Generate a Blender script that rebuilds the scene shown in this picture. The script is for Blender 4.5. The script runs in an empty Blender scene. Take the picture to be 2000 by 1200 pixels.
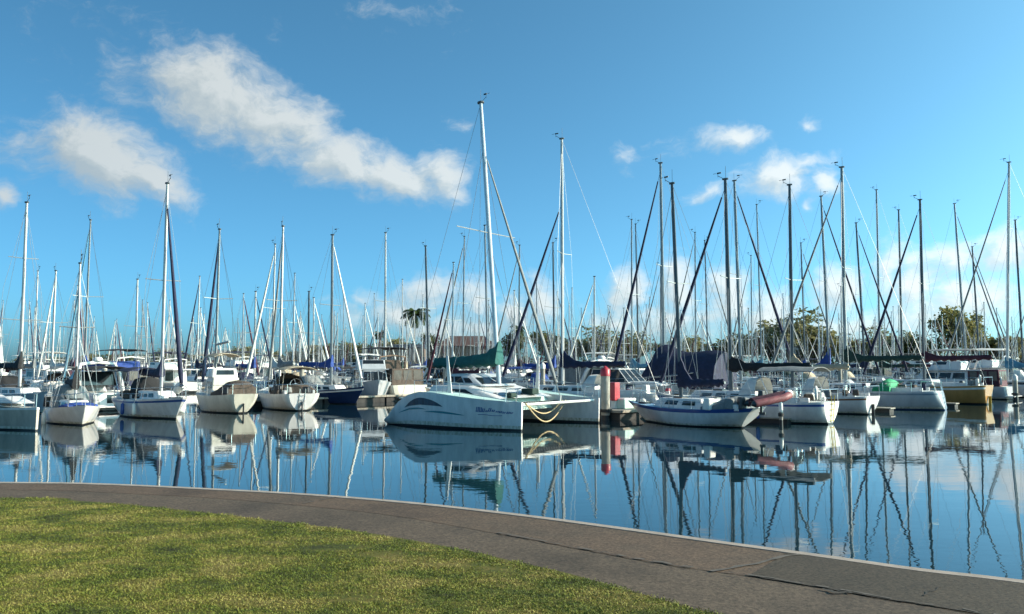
import bpy, bmesh, math, random
import numpy as np
from mathutils import Vector, Matrix

random.seed(7)
np.random.seed(7)
R = math.radians
scene = bpy.context.scene
COL = scene.collection

# ------------------------------------------------------------------ camera
FPX, EYE, PITCH = 1600.0, 2.9, math.atan(115 / 1600)
cam_d = bpy.data.cameras.new('camera')
cam_d.sensor_width = 36.0
cam_d.lens = FPX / 2000 * 36.0
cam_d.clip_start = 0.1
cam_d.clip_end = 6000
cam = bpy.data.objects.new('camera', cam_d)
COL.objects.link(cam)
cam.location = (0, 0, EYE)
cam.rotation_euler = (math.pi / 2 + PITCH, 0, 0)
scene.camera = cam
LAND = 1.2     # promenade level above the water


def ray(px, py):
    u, v = (px - 1000) / FPX, (600 - py) / FPX
    cp, sp = math.cos(PITCH), math.sin(PITCH)
    return Vector((u, cp - v * sp, sp + v * cp))


def ground(px, py, z=0.0):
    d = ray(px, py)
    t = (z - EYE) / d.z
    return Vector((d.x * t, d.y * t, z))


def at(px, d, z=0.0):
    """point at ground distance d seen in column px"""
    return Vector(((px - 1000) / FPX * d * math.cos(PITCH), d, z))


def height(py, d):
    return EYE + d * math.tan(PITCH + math.atan((600 - py) / FPX))


# ------------------------------------------------------------------ materials
MATS = {}


def mat(name, col, rough=0.5, metal=0.0, var=0.0, scale=3.0, col2=None, stretch=None, bump=0.0, coat=0.0, spec=None):
    m = bpy.data.materials.new(name)
    m.use_nodes = True
    nt = m.node_tree
    p = nt.nodes['Principled BSDF']
    p.inputs['Base Color'].default_value = (*col, 1)
    p.inputs['Roughness'].default_value = rough
    p.inputs['Metallic'].default_value = metal
    if spec is not None:
        p.inputs['Specular IOR Level'].default_value = spec
    if coat:
        p.inputs['Coat Weight'].default_value = coat
        p.inputs['Coat Roughness'].default_value = 0.1
    if var or col2 or bump:
        tc = nt.nodes.new('ShaderNodeTexCoord')
        mp = nt.nodes.new('ShaderNodeMapping')
        if stretch:
            mp.inputs['Scale'].default_value = stretch
        nz = nt.nodes.new('ShaderNodeTexNoise')
        nz.inputs['Scale'].default_value = scale
        nz.inputs['Detail'].default_value = 6
        nz.inputs['Roughness'].default_value = 0.65
        nt.links.new(tc.outputs['Object'], mp.inputs['Vector'])
        nt.links.new(mp.outputs['Vector'], nz.inputs['Vector'])
        rp = nt.nodes.new('ShaderNodeValToRGB')
        c2 = col2 if col2 else tuple(c * (1 - var) for c in col)
        rp.color_ramp.elements[0].position = 0.32
        rp.color_ramp.elements[0].color = (*c2, 1)
        rp.color_ramp.elements[1].position = 0.62
        rp.color_ramp.elements[1].color = (*col, 1)
        nt.links.new(nz.outputs['Fac'], rp.inputs['Fac'])
        nt.links.new(rp.outputs['Color'], p.inputs['Base Color'])
        if bump:
            b = nt.nodes.new('ShaderNodeBump')
            b.inputs['Strength'].default_value = bump
            b.inputs['Distance'].default_value = 0.1
            nt.links.new(nz.outputs['Fac'], b.inputs['Height'])
            nt.links.new(b.outputs['Normal'], p.inputs['Normal'])
    MATS[name] = m
    return m


M = MATS
S_ = (1.2, 1.2, 0.35)
mat('gelcoat_white', (0.67, 0.645, 0.625), 0.22, var=0.22, scale=2.2, stretch=S_)
mat('gelcoat_cream', (0.56, 0.53, 0.45), 0.25, var=0.2, scale=2.2, stretch=S_)
mat('gelcoat_grey', (0.42, 0.44, 0.46), 0.25, var=0.2, scale=2.2, stretch=S_)
mat('gelcoat_dirty_shaded', (0.42, 0.37, 0.31), 0.35, var=0.3, scale=2.2, stretch=S_)  # grubby gelcoat; its brown also paints the shade on the left-edge catamaran
mat('hull_stain', (0.60, 0.57, 0.51), 0.4, col2=(0.30, 0.27, 0.17), scale=4.5, stretch=(1.5, 1.5, .6))
mat('hull_navy', (0.012, 0.028, 0.085), 0.15, var=0.2, scale=3)
mat('hull_ochre', (0.40, 0.205, 0.065), 0.28, var=0.25, scale=2.5, stretch=S_)
mat('hull_slate', (0.16, 0.21, 0.26), 0.25, var=0.2, scale=2.5)
mat('deck_white', (0.66, 0.66, 0.62), 0.5, var=0.25, scale=2)
mat('deck_mint', (0.50, 0.68, 0.62), 0.5, var=0.2, scale=2)
mat('deck_blue', (0.22, 0.38, 0.52), 0.5, var=0.25, scale=2)
mat('deck_teak', (0.28, 0.19, 0.11), 0.65, var=0.4, scale=6, stretch=(0.4, 6, 2))
mat('boot_black', (0.012, 0.014, 0.018), 0.5, var=0.4, scale=3)
mat('boot_blue', (0.02, 0.05, 0.13), 0.45, var=0.3, scale=3)
mat('stripe_blue', (0.02, 0.06, 0.22), 0.3)
mat('stripe_brown', (0.16, 0.065, 0.03), 0.4)
mat('stripe_teal', (0.03, 0.17, 0.2), 0.35)
mat('acrylic_blue', (0.035, 0.07, 0.11), 0.35, var=.5, scale=2.5, stretch=(3, 1, .2), spec=.3)
mat('glass_dark', (0.012, 0.016, 0.02), 0.08, spec=0.4)
mat('aluminium', (0.60, 0.61, 0.61), 0.36, metal=0.55, var=0.15, scale=4)
mat('mast_white', (0.60, 0.59, 0.56), 0.35, var=0.15, scale=4)
mat('mast_grey', (0.30, 0.32, 0.32), 0.42, metal=0.35, var=0.2, scale=4)
mat('mast_dark', (0.10, 0.115, 0.125), 0.45, metal=0.2, var=0.2, scale=4)  # dark masts; right-hand ones carry their backlit shade in this colour
mat('vinyl_clear', (0.085, 0.066, 0.053), 0.25, var=.4, scale=3)
mat('steel', (0.62, 0.62, 0.62), 0.22, metal=0.9)
mat('wire', (0.22, 0.23, 0.24), 0.4, metal=0.5)
mat('canvas_navy', (0.012, 0.017, 0.055), 0.8, var=0.5, scale=3, bump=0.5)
mat('canvas_blue', (0.018, 0.06, 0.27), 0.8, var=0.4, scale=3, bump=0.5)
mat('canvas_teal', (0.008, 0.105, 0.095), 0.8, var=0.4, scale=2.5, bump=0.6)
mat('canvas_green', (0.01, 0.27, 0.11), 0.75, var=0.4, scale=3, bump=0.5)
mat('canvas_forest', (0.012, 0.04, 0.03), 0.8, var=0.4, scale=3, bump=0.5)
mat('canvas_black', (0.012, 0.012, 0.014), 0.85, var=0.4, scale=3, bump=0.4)
mat('canvas_brown', (0.085, 0.062, 0.048), 0.85, var=0.45, scale=3, bump=0.5)
mat('canvas_tan', (0.42, 0.35, 0.25), 0.85, var=0.3, scale=3, bump=0.5)
mat('canvas_maroon', (0.075, 0.014, 0.028), 0.8, var=0.4, scale=3, bump=0.5)
mat('canvas_white', (0.66, 0.65, 0.61), 0.8, var=0.2, scale=3, bump=0.4)
mat('canvas_grey', (0.20, 0.21, 0.21), 0.85, var=0.3, scale=3, bump=0.4)
mat('canvas_sky', (0.09, 0.25, 0.36), 0.8, var=0.3, scale=3, bump=0.4)
mat('sail_white', (0.68, 0.67, 0.62), 0.75, var=0.15, scale=4)
mat('paint_red', (0.42, 0.03, 0.045), 0.4, var=0.25, scale=4)
mat('dinghy_red', (0.27, 0.078, 0.085), 0.6, var=0.55, scale=5)
mat('rubber_black', (0.014, 0.014, 0.015), 0.6)
mat('engine_dark', (0.03, 0.032, 0.036), 0.4)
mat('pile_concrete', (0.36, 0.34, 0.29), 0.85, var=0.35, scale=3)
mat('dock_concrete', (0.33, 0.30, 0.25), 0.9, var=0.35, scale=2)
mat('dock_float', (0.03, 0.03, 0.03), 0.8, var=0.4, scale=2)
mat('rope', (0.50, 0.39, 0.22), 0.9, var=0.3, scale=30)
mat('rope_blue', (0.08, 0.16, 0.3), 0.9)
mat('fender_white', (0.72, 0.70, 0.64), 0.5)
mat('fender_blue', (0.03, 0.08, 0.28), 0.5)
mat('orange', (0.6, 0.11, 0.02), 0.6)
mat('solar_cell', (0.01, 0.014, 0.035), 0.12)
mat('yellow', (0.55, 0.38, 0.04), 0.6)
mat('roof_red', (0.082, 0.038, 0.032), 0.85, var=0.4, scale=2, stretch=(1, 1, 5))
mat('wall_brown', (0.21, 0.14, 0.10), 0.9, var=0.3, scale=1.5)
mat('wall_pale', (0.52, 0.50, 0.46), 0.9, var=0.2, scale=1.5)
mat('bark', (0.13, 0.10, 0.075), 0.95, var=0.4, scale=4)
mat('palm_bark', (0.20, 0.17, 0.14), 0.95, var=0.4, scale=6)
mat('shore_soil', (0.12, 0.11, 0.075), 0.95, col2=(0.07, 0.085, 0.035), scale=0.2)


def leaf_mat(name, a, b):
    m = mat(name, a, 0.65, col2=b, scale=0.45)
    nt = m.node_tree
    p = nt.nodes['Principled BSDF']
    p.inputs['Specular IOR Level'].default_value = 0.2
    rp = p.inputs['Base Color'].links[0].from_socket
    tr = nt.nodes.new('ShaderNodeBsdfTranslucent')
    nt.links.new(rp, tr.inputs['Color'])
    mx = nt.nodes.new('ShaderNodeMixShader')
    mx.inputs[0].default_value = .42
    nt.links.new(p.outputs[0], mx.inputs[1])
    nt.links.new(tr.outputs[0], mx.inputs[2])
    nt.links.new(mx.outputs[0], nt.nodes['Material Output'].inputs['Surface'])
    return m


leaf_mat('leaf_olive', (0.23, 0.21, 0.075), (0.11, 0.115, 0.04))
leaf_mat('leaf_dark', (0.13, 0.135, 0.05), (0.06, 0.075, 0.028))
leaf_mat('leaf_grey', (0.25, 0.235, 0.115), (0.12, 0.125, 0.055))
leaf_mat('leaf_palm', (0.055, 0.085, 0.022), (0.028, 0.048, 0.012))


# ------------------------------------------------------------------ mesh builder
class MB:
    def __init__(s):
        s.v, s.f, s.m = [], [], []

    def add(s, vs, fs, mi=0):
        o = len(s.v)
        s.v += [tuple(p) for p in vs]
        s.f += [tuple(i + o for i in f) for f in fs]
        s.m += [mi] * len(fs)

    def box(s, c, d, mi=0, rot=None, top=1.0):
        x, y, z = d[0] / 2, d[1] / 2, d[2] / 2
        vs = [Vector((sx * x * (top if sz > 0 else 1), sy * y * (top if sz > 0 else 1), sz * z)) for sz in (-1, 1) for sx, sy in ((-1, -1), (1, -1), (1, 1), (-1, 1))]
        if rot is not None:
            vs = [rot @ v for v in vs]
        vs = [v + Vector(c) for v in vs]
        s.add(vs, [(3, 2, 1, 0), (4, 5, 6, 7), (0, 1, 5, 4), (1, 2, 6, 5), (2, 3, 7, 6), (3, 0, 4, 7)], mi)

    def loft(s, rings, mi=0, caps=True, closed=True):
        n = len(rings[0])
        vs = [p for r in rings for p in r]
        fs = []
        for i in range(len(rings) - 1):
            for j in range(n if closed else n - 1):
                k = (j + 1) % n
                fs.append((i * n + j, i * n + k, (i + 1) * n + k, (i + 1) * n + j))
        if caps and closed:
            fs.append(tuple(range(n - 1, -1, -1)))
            fs.append(tuple((len(rings) - 1) * n + j for j in range(n)))
        s.add(vs, fs, mi)

    def tube(s, pts, r, n=6, mi=0, flat=1.0):
        pts = [Vector(p) for p in pts]
        rs = r if isinstance(r, (list, tuple)) else [r] * len(pts)
        rings = []
        prev = None
        for i, p in enumerate(pts):
            t = (pts[min(i + 1, len(pts) - 1)] - pts[max(i - 1, 0)]).normalized()
            a = prev if prev is not None else (Vector((0, 1, 0)) if abs(t.y) < 0.9 else Vector((1, 0, 0)))
            a = (a - t * a.dot(t)).normalized()
            prev = a
            b = t.cross(a)
            rings.append([p + (a * math.cos(q) * flat + b * math.sin(q)) * rs[i] for q in [2 * math.pi * k / n for k in range(n)]])
        s.loft(rings, mi)

    def plate(s, quad, off=0.004, th=0.008, mi=0):
        """thin solid plate lying `off` proud of an outward-oriented quad"""
        q = [Vector(p) for p in quad]
        nrm = (q[1] - q[0]).cross(q[3] - q[0]).normalized()
        a = [p - nrm * 0.02 for p in q]
        b = [p + nrm * (off + th) for p in q]
        s.add(a + b, [(3, 2, 1, 0), (4, 5, 6, 7), (0, 1, 5, 4), (1, 2, 6, 5), (2, 3, 7, 6), (3, 0, 4, 7)], mi)

    def build(s, name, mats, parent=None, smooth=None, bevel=0.0, loc=None):
        me = bpy.data.meshes.new(name)
        me.from_pydata(s.v, [], s.f)
        mats = mats if isinstance(mats, (list, tuple)) else [mats]
        for m in mats:
            me.materials.append(m)
        if len(mats) > 1:
            me.polygons.foreach_set('material_index', s.m)
        me.update()
        if smooth is not None:
            me.polygons.foreach_set('use_smooth', [True] * len(me.polygons))
            me.set_sharp_from_angle(angle=R(smooth))
        o = bpy.data.objects.new(name, me)
        COL.objects.link(o)
        if parent is not None:
            o.parent = parent
        if loc is not None:
            o.location = loc
        if bevel:
            b = o.modifiers.new('bevel', 'BEVEL')
            b.width = bevel
            b.segments = 2
            b.limit_method = 'ANGLE'
        return o


def lerp(a, b, t):
    return a + (b - a) * t


def bil(q, u, v):
    a = Vector(q[0]).lerp(Vector(q[1]), u)
    b = Vector(q[3]).lerp(Vector(q[2]), u)
    return a.lerp(b, v)


def sub(q, u0, u1, v0, v1):
    return [bil(q, u0, v0), bil(q, u1, v0), bil(q, u1, v1), bil(q, u0, v1)]


def curve(pts, t):
    if t <= pts[0][0]:
        return pts[0][1]
    for (a, x), (b, y) in zip(pts, pts[1:]):
        if t <= b:
            k = (t - a) / (b - a)
            return x + (y - x) * k
    return pts[-1][1]


def smooth(t):
    t = max(0, min(1, t))
    return t * t * (3 - 2 * t)


def thing(name, label, cat, loc=(0, 0, 0), rz=0.0, group=None):
    o = bpy.data.objects.new(name, None)
    COL.objects.link(o)
    o.empty_display_size = 0.3
    o.location = loc
    o.rotation_euler = (0, 0, rz)
    o['label'] = label
    o['category'] = cat
    if group:
        o['group'] = group
    return o


def tag(o, label, cat, group=None):
    o['label'] = label
    o['category'] = cat
    if group:
        o['group'] = group
    return o


def structure(o):
    o['kind'] = 'structure'
    return o


def copy_tree(o, parent=None):
    c = o.copy()
    COL.objects.link(c)
    c.parent = parent
    for ch in list(o.children):
        copy_tree(ch, c)
    return c


# ------------------------------------------------------------------ hulls
class Hull:
    """boat frame: +X bow, +Y port, z = 0 at the waterline"""

    def __init__(s, L, B, fb, bow_oh=0.6, stern_oh=0.2, tw=0.7, wlk=0.86, draft=0.35, bow_pow=2.1, sheer=None, n=20, rnd=.05, sw=.32, stem=.02):
        s.rnd, s.sw, s.stem = rnd, sw, stem
        s.L, s.B, s.fb, s.n = L, B, fb, n
        s.bow_oh, s.stern_oh, s.tw, s.wlk, s.draft, s.bp, s._sh = bow_oh, stern_oh, tw, wlk, draft, bow_pow, sheer

    def sheer(s, t):
        if s._sh:
            return curve(s._sh, t)
        a, m, b = s.fb
        # quadratic through stern, mid (t=.4), bow
        return a * ((t - .4) * (t - 1)) / .4 + m * (t * (t - 1)) / (.4 * -.6) + b * (t * (t - .4)) / .6

    def half(s, t):
        if t < 0.45:
            k = s.tw + (1 - s.tw) * math.sin(t / .45 * math.pi / 2)
            if t < s.rnd:
                k *= lerp(.74, 1, math.sqrt(max(0, 1 - (1 - t / s.rnd) ** 2)))
        else:
            k = max(0.0, 1 - ((t - .45) / .55) ** s.bp)
        return max(s.B / 2 * k, s.stem)

    def halfw(s, t):
        k = s.wlk
        if t > .5:
            k = lerp(s.wlk, s.wlk * 0.55, smooth((t - .5) / .5))
        if t < .34:
            k = lerp(s.wlk * s.sw, s.wlk, math.sin(t / .34 * math.pi / 2))
        return max(s.half(t) * k, s.stem * .8)

    def x(s, t, lv):
        x0 = lerp(-s.L / 2 + s.stern_oh, -s.L / 2, lv)
        x1 = lerp(s.L / 2 - s.bow_oh, s.L / 2, lv)
        return lerp(x0, x1, t)

    def deck(s, t, side=1, out=1.0, up=0.0):
        return Vector((s.x(t, 1), side * s.half(t) * out, s.sheer(t) + up))

    def side(s, t, lv, side=1, out=0.0):
        y = lerp(s.halfw(t), s.half(t), 1 - (1 - lv) ** 2.2 if t < .5 else lerp(1 - (1 - lv) ** 2.2, lv, smooth((t - .5) / .4)))
        return Vector((s.x(t, lv), side * (y + out), s.sheer(t) * lv))

    def build(s, root, top, boot, stripe=None, deckm=None, bands=None):
        rows = [('b', 0.0)]
        # level list (fraction of freeboard) -> material index of the band above it
        lv = [0.0, 0.07, 0.18, 0.32, 0.55, 0.80, 0.90, 1.0]
        band = list([1, 3, 0, 0, 0, 2, 0] if bands is None else bands)
        band[1] = 3
        mb = MB()
        N = s.n
        nr = len(lv) + 2
        ts = [0, .008, .02, .035] + [.05 + .95 * i / (N - 5) for i in range(N - 4)]
        grid = {}
        for sd in (1, -1):
            for i, t in enumerate(ts):
                col = []
                hw = s.halfw(t)
                col.append(Vector((s.x(t, 0) * 0.96, sd * hw * 0.25, -s.draft)))
                col.append(Vector((s.x(t, 0) * 0.985, sd * hw * 0.75, -s.draft * 0.5)))
                for l in lv:
                    col.append(s.side(t, l, sd))
                grid[sd, i] = col
        for sd in (1, -1):
            vs = [p for i in range(N) for p in grid[sd, i]]
            for r in range(nr - 1):
                fs = []
                for i in range(N - 1):
                    a, b, c, d = i * nr + r, (i + 1) * nr + r, (i + 1) * nr + r + 1, i * nr + r + 1
                    fs.append((d, c, b, a) if sd > 0 else (a, b, c, d))
                mi = 1 if r < 2 else band[r - 2]
                o = len(mb.v)
                mb.add(vs, fs, mi)
        # stem cap
        for r in range(nr - 1):
            mi = 1 if r < 2 else band[r - 2]
            mb.add([grid[1, N - 1][r], grid[-1, N - 1][r], grid[-1, N - 1][r + 1], grid[1, N - 1][r + 1]], [(0, 1, 2, 3)], mi)
        h = mb.build('hull', [top, boot, stripe or top, M['hull_stain'] if top.name.startswith('gelcoat') else top], root)
        bm = bmesh.new()
        bm.from_mesh(h.data)
        bmesh.ops.remove_doubles(bm, verts=bm.verts, dist=0.0005)
        bmesh.ops.recalc_face_normals(bm, faces=bm.faces)
        # transom: flat plate with a hard edge, its vertices kept apart from the sides
        a_, b_ = grid[1, 0], grid[-1, 0]
        for r in range(nr - 1):
            vv = [bm.verts.new(p) for p in (a_[r], a_[r + 1], b_[r + 1], b_[r])]
            f = bm.faces.new(vv)
            f.normal_update()
            if f.normal.x > 0:
                f.normal_flip()
            f.material_index = 1 if r < 3 else 0
        bm.to_mesh(h.data)
        bm.free()
        h.data.polygons.foreach_set('use_smooth', [True] * len(h.data.polygons))
        h.data.set_sharp_from_angle(angle=R(38))
        # deck, a hair below the sheer, cambered
        mb = MB()
        rings = []
        for t in ts:
            a, b = s.deck(t, 1, 0.985, -0.035), s.deck(t, -1, 0.985, -0.035)
            c = (a + b) / 2
            c.z += 0.05 * s.half(t)
            rings.append([b, c, a])
        mb.loft(rings, closed=False)
        mb.build('deck', deckm or M['deck_white'], root)
        return h


def frustum(x0, x1, w0, w1, z0, z1, dx0=0.1, dx1=0.5, dw=0.12):
    b = [(x0, -w0), (x1, -w1), (x1, w1), (x0, w0)]
    t = [(x0 + dx0, -w0 + dw), (x1 - dx1, -w1 + dw), (x1 - dx1, w1 - dw), (x0 + dx0, w0 - dw)]
    vb = [Vector((x, y, z0)) for x, y in b]
    vt = [Vector((x, y, z1)) for x, y in t]
    mb = MB()
    mb.add(vb + vt, [(3, 2, 1, 0), (4, 5, 6, 7), (0, 1, 5, 4), (1, 2, 6, 5), (2, 3, 7, 6), (3, 0, 4, 7)])
    q = {'starboard': [vb[0], vb[1], vt[1], vt[0]], 'front': [vb[1], vb[2], vt[2], vt[1]],
         'port': [vb[2], vb[3], vt[3], vt[2]], 'aft': [vb[3], vb[0], vt[0], vt[3]]}
    return mb, q


def window(parent, quad, rect, m=None, off=0.006):
    mb = MB()
    mb.plate(sub(quad, *rect), off=off)
    return mb.build('window', m or M['glass_dark'], parent)


def rails(root, H, t0, t1, h=0.6, pulpit=True, pushpit=True, m=None):
    mb = MB()
    for sd in (1, -1):
        n = max(3, int((t1 - t0) * H.L / 1.6))
        top = []
        for i in range(n + 1):
            t = lerp(t0, t1, i / n)
            p = H.deck(t, sd, 0.95)
            q = p + Vector((0, 0, h))
            top.append(q)
            mb.tube([p, q], 0.016, 4)
        mb.tube(top, 0.012, 4)
        mb.tube([p - Vector((0, 0, h * .48)) for p in top], 0.010, 4)
    if pulpit:
        pts = [H.deck(t, sd, .95, h) for sd, t in ((1, t1), (1, (t1 + 1) / 2))] + [H.deck(1, 1, 0, h + .05) + Vector((.05, 0, 0))] + \
              [H.deck(t, sd, .95, h) for sd, t in ((-1, (t1 + 1) / 2), (-1, t1))]
        mb.tube(pts, 0.02, 5)
        for sd in (1, -1):
            mb.tube([H.deck((t1 + 1) / 2, sd, .9), H.deck((t1 + 1) / 2, sd, .95, h)], 0.018, 5)
    if pushpit:
        a = [H.deck(t0, 1, .95, h), H.deck(.01, 1, .92, h), H.deck(.01, -1, .92, h), H.deck(t0, -1, .95, h)]
        mb.tube(a, 0.02, 5)
        for sd in (1, -1):
            mb.tube([H.deck(.01, sd, .92), H.deck(.01, sd, .92, h)], 0.018, 5)
    return mb.build('guard_rail', m or M['steel'], root)


def mast_set(root, mx, z0, Hm, r, m, rake=0.0, spreaders=1, half=1.0, gear=True, tip_dark=True):
    """mast with spreaders and masthead fittings; returns function z -> point on the mast"""
    def P(z):
        return Vector((mx - rake * (z - z0), 0, z))
    mb = MB()
    zs = [z0, z0 + (Hm - z0) * .5, z0 + (Hm - z0) * .85, Hm]
    mb.tube([P(z) for z in zs], [r * .92, r * .92, r * .85, r * .68], 8, flat=0.8)
    mb.tube([P(Hm), P(Hm + .07)], [r * 1.5, r * 1.5], 8, 1, flat=.7)
    mo = mb.build('mast', [m, M['mast_dark']], root, smooth=50)
    for k in range(spreaders):
        z = z0 + (Hm - z0) * ((k + 1) / (spreaders + 1) + .03)
        w = half * (0.95 - .22 * k)
        s = MB()
        s.tube([P(z) + Vector((-.18, w, .05)), P(z), P(z) + Vector((-.18, -w, .05))], 0.028, 5)
        s.build('spreader', M['mast_grey'], mo)
    if gear:
        t = P(Hm)
        g = MB()
        g.tube([t + Vector((-.05, .04, 0)), t + Vector((-.05, .04, .75))], 0.012, 4)
        g.build('antenna', M['wire'], mo)
        g = MB()
        g.tube([t + Vector((.0, 0, .0)), t + Vector((.45, 0, .28))], 0.014, 4)
        g.tube([t + Vector((.45, 0, .2)), t + Vector((.45, 0, .42))], 0.012, 4)
        g.box(t + Vector((.38, 0, .43)), (.26, .02, .08))
        g.tube([t + Vector((.56, 0, .43)), t + Vector((.75, 0, .43))], 0.012, 4)
        g.build('wind_vane', M['boot_black'], mo)
    return P, mo


def boom_set(root, P, zb, length, m, cover=None, nose=0.7, fat=0.17, droop=0.0, thick=0.30):
    a = P(zb)
    def Q(s):
        return a + Vector((-s * length, 0, droop * s))
    mb = MB()
    mb.tube([Q(0), Q(1)], 0.075, 6)
    bo = mb.build('boom', m, root, smooth=50)
    if cover is not None:
        mb = MB()
        rings = []
        N = 26
        rnd = random.Random(int(length * 977))
        for i in range(N + 1):
            s = i / N * 0.98 + (0.0 if i else -0.03)
            c = Q(s)
            up = thick + nose * max(0, 1 - s / .28) ** 1.6 - 0.12 * s
            up *= 1 + rnd.uniform(-.13, .10)
            w = fat * (1 - .35 * s) * (1 + rnd.uniform(-.14, .12))
            lo_ = .16 + .07 * math.sin(i * 1.9 + length) + rnd.uniform(-.02, .03)
            ring = []
            for k in range(10):
                q = 2 * math.pi * k / 10
                zz = math.sin(q)
                ring.append(c + Vector((0, math.cos(q) * w * (1 if zz < .3 else .75), (zz * up if zz > 0 else zz * lo_))))
            rings.append(ring)
        mb.loft(rings)
        mb.build('sail_cover', cover, root, smooth=60)
    return bo


def furled(root, a, b, m, r=0.075):
    a, b = Vector(a), Vector(b)
    mb = MB()
    c = a.lerp(b, .06)
    d = a.lerp(b, .95)
    mb.tube([a, c], 0.018, 5)
    mb.tube([c, a.lerp(b, .1), a.lerp(b, .45), a.lerp(b, .75), d], [r * 1.1, r * 1.45, r * 1.15, r * .8, r * .5], 7)
    mb.tube([d, b], 0.014, 5)
    mb.tube([a.lerp(b, .045), a.lerp(b, .056)], [.11, .11], 8)
    return mb.build('furled_sail', m, root, smooth=60)


def rigging(root, H, P, mx, Hm, z0, half, furl=True, frac=.97, r=0.011):
    mb = MB()
    tx = (mx + H.L / 2) / H.L
    for sd in (1, -1):
        c = H.deck(tx - .03, sd, .93)
        z = z0 + (Hm - z0) * .53
        mb.tube([c, P(z) + Vector((-.18, sd * half * .9, .05)), P(Hm * .97)], r, 3)
        mb.tube([H.deck(tx - .06, sd, .9), P(z - .15)], r, 3)
        mb.tube([H.deck(tx + .04, sd, .9), P(z - .15)], r, 3)
    mb.tube([H.deck(0.02, 0, 0), P(Hm)], r, 3)
    mb.tube([P(z0 + (Hm - z0) * .72), H.deck(min(.93, tx + .3), 0, 0)], r * .8, 3)
    mb.tube([P(Hm * .98), P(z0 + .6) + Vector((.32, 0, 0))], r * .8, 3)
    if not furl:
        mb.tube([H.deck(.99, 0, 0), P(Hm * frac)], r * 1.2, 3)
    return mb.build('rigging', M['wire'], root)


def canopy(root, name, m, x0, x1, w, z, sag=0.12, poles=True, base=1.0, n=6, drop=0.22):
    """stretched fabric top, arched across the boat, with its poles"""
    mb = MB()
    ring = []
    rows = []
    for i in range(5):
        x = lerp(x0, x1, i / 4)
        end = 1 if i in (0, 4) else 0
        row = []
        for k in range(n + 1):
            q = lerp(-1, 1, k / n)
            row.append(Vector((x, q * w, z - drop * abs(q) ** 2.6 - end * .05 - (sag * .3 if i % 2 else 0))))
        rows.append(row)
    under = [[p - Vector((0, 0, .035)) for p in r] for r in rows]
    rings = [rows[i] + under[i][::-1] for i in range(5)]
    mb.loft(rings)
    o = mb.build(name, m, root, smooth=50)
    if poles:
        for sd in (1, -1):
            mb = MB()
            for x in (x0 + .05, (x0 + x1) / 2, x1 - .05):
                mb.tube([((x0 + x1) / 2 + (x - (x0 + x1) / 2) * .5, sd * w * .95, base), (x, sd * w * .97, z - drop - .02)], 0.018, 4)
            mb.build('canopy_frame', M['steel'], o)
    return o


def hood(root, name, m, x0, x1, w, z0, z1, glass=True):
    """spray hood: fabric arch, sloped forward face with clear panels"""
    mb = MB()
    prof = [(-1, 0), (-.95, .55), (-.72, .9), (-.3, 1.0), (.3, 1.0), (.72, .9), (.95, .55), (1, 0)]
    ra = [Vector((x0, y * w, lerp(z0, z1, h))) for y, h in prof]
    rb = [Vector((lerp(x0, x1, .45), y * w * .97, lerp(z0, z1, h * .97))) for y, h in prof]
    rc = [Vector((x1, y * w * .85, lerp(z0, z1, h * .18))) for y, h in prof]
    mb.loft([ra, rb, rc], closed=False)
    inner = [[Vector((p.x, p.y * .97, p.z - .03)) for p in r] for r in (ra, rb, rc)]
    mb.loft([r[::-1] for r in inner], closed=False)
    o = mb.build(name, m, root, smooth=40)
    if glass:
        q = [rb[5], rb[2], rc[2], rc[5]]
        q = [Vector(p) for p in (rc[2], rc[5], rb[5], rb[2])]
        window(o, q, (.12, .88, .25, .85), M['glass_dark'])
    return o


def fender(root, H, t, sd, m, l=.55, r=.11):
    p = H.side(t, .95, sd, r + .01)
    z = H.sheer(t)
    mb = MB()
    mb.tube([(p.x, p.y, z - .2), (p.x, p.y, z - .26), (p.x, p.y, z - .3 - l * .5), (p.x, p.y, z - .24 - l), (p.x, p.y, z - .3 - l)], [.03, r * .9, r, r * .9, .03], 8)
    mb.tube([(p.x, p.y, z - .2), (p.x, p.y - sd * r, z + .04)], 0.012, 4)
    return mb.build('fender', m, root, smooth=60)


def outboard(root, p, m=None, s=1.0):
    p = Vector(p)
    mb = MB()
    mb.box(p + Vector((-.1, 0, .32)) * s, (.3 * s, .24 * s, .42 * s), top=.8)
    mb.box(p + Vector((-.08, 0, -.15)) * s, (.12 * s, .09 * s, .6 * s))
    mb.box(p + Vector((-.12, 0, -.5)) * s, (.32 * s, .05 * s, .12 * s))
    mb.tube([p + Vector((0, 0, .25)) * s, p + Vector((.5, .05, .33)) * s], .022 * s, 5)
    return mb.build('outboard_motor', m or M['engine_dark'], root, bevel=.03)


def ring_buoy(root, c, axis, m, R0=.3, r0=.07, name='life_ring'):
    c, axis = Vector(c), Vector(axis).normalized()
    a = axis.orthogonal().normalized()
    b = axis.cross(a)
    pts = [c + (a * math.cos(q) + b * math.sin(q)) * R0 for q in [2 * math.pi * i / 14 for i in range(15)]]
    mb = MB()
    mb.tube(pts, r0, 6)
    return mb.build(name, m, root, smooth=60)


def wheel(root, x, z, r=.4):
    mb = MB()
    pts = [(x, math.cos(q) * r, z + math.sin(q) * r) for q in [2 * math.pi * i / 16 for i in range(17)]]
    mb.tube(pts, .018, 5)
    for k in range(5):
        q = 2 * math.pi * k / 5
        mb.tube([(x, 0, z), (x, math.cos(q) * r, z + math.sin(q) * r)], .011, 4)
    mb.box((x + .12, 0, z - .25), (.16, .22, .7))
    return mb.build('steering_wheel', M['steel'], root)


FOOT = []     # footprints for an overlap check


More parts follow.
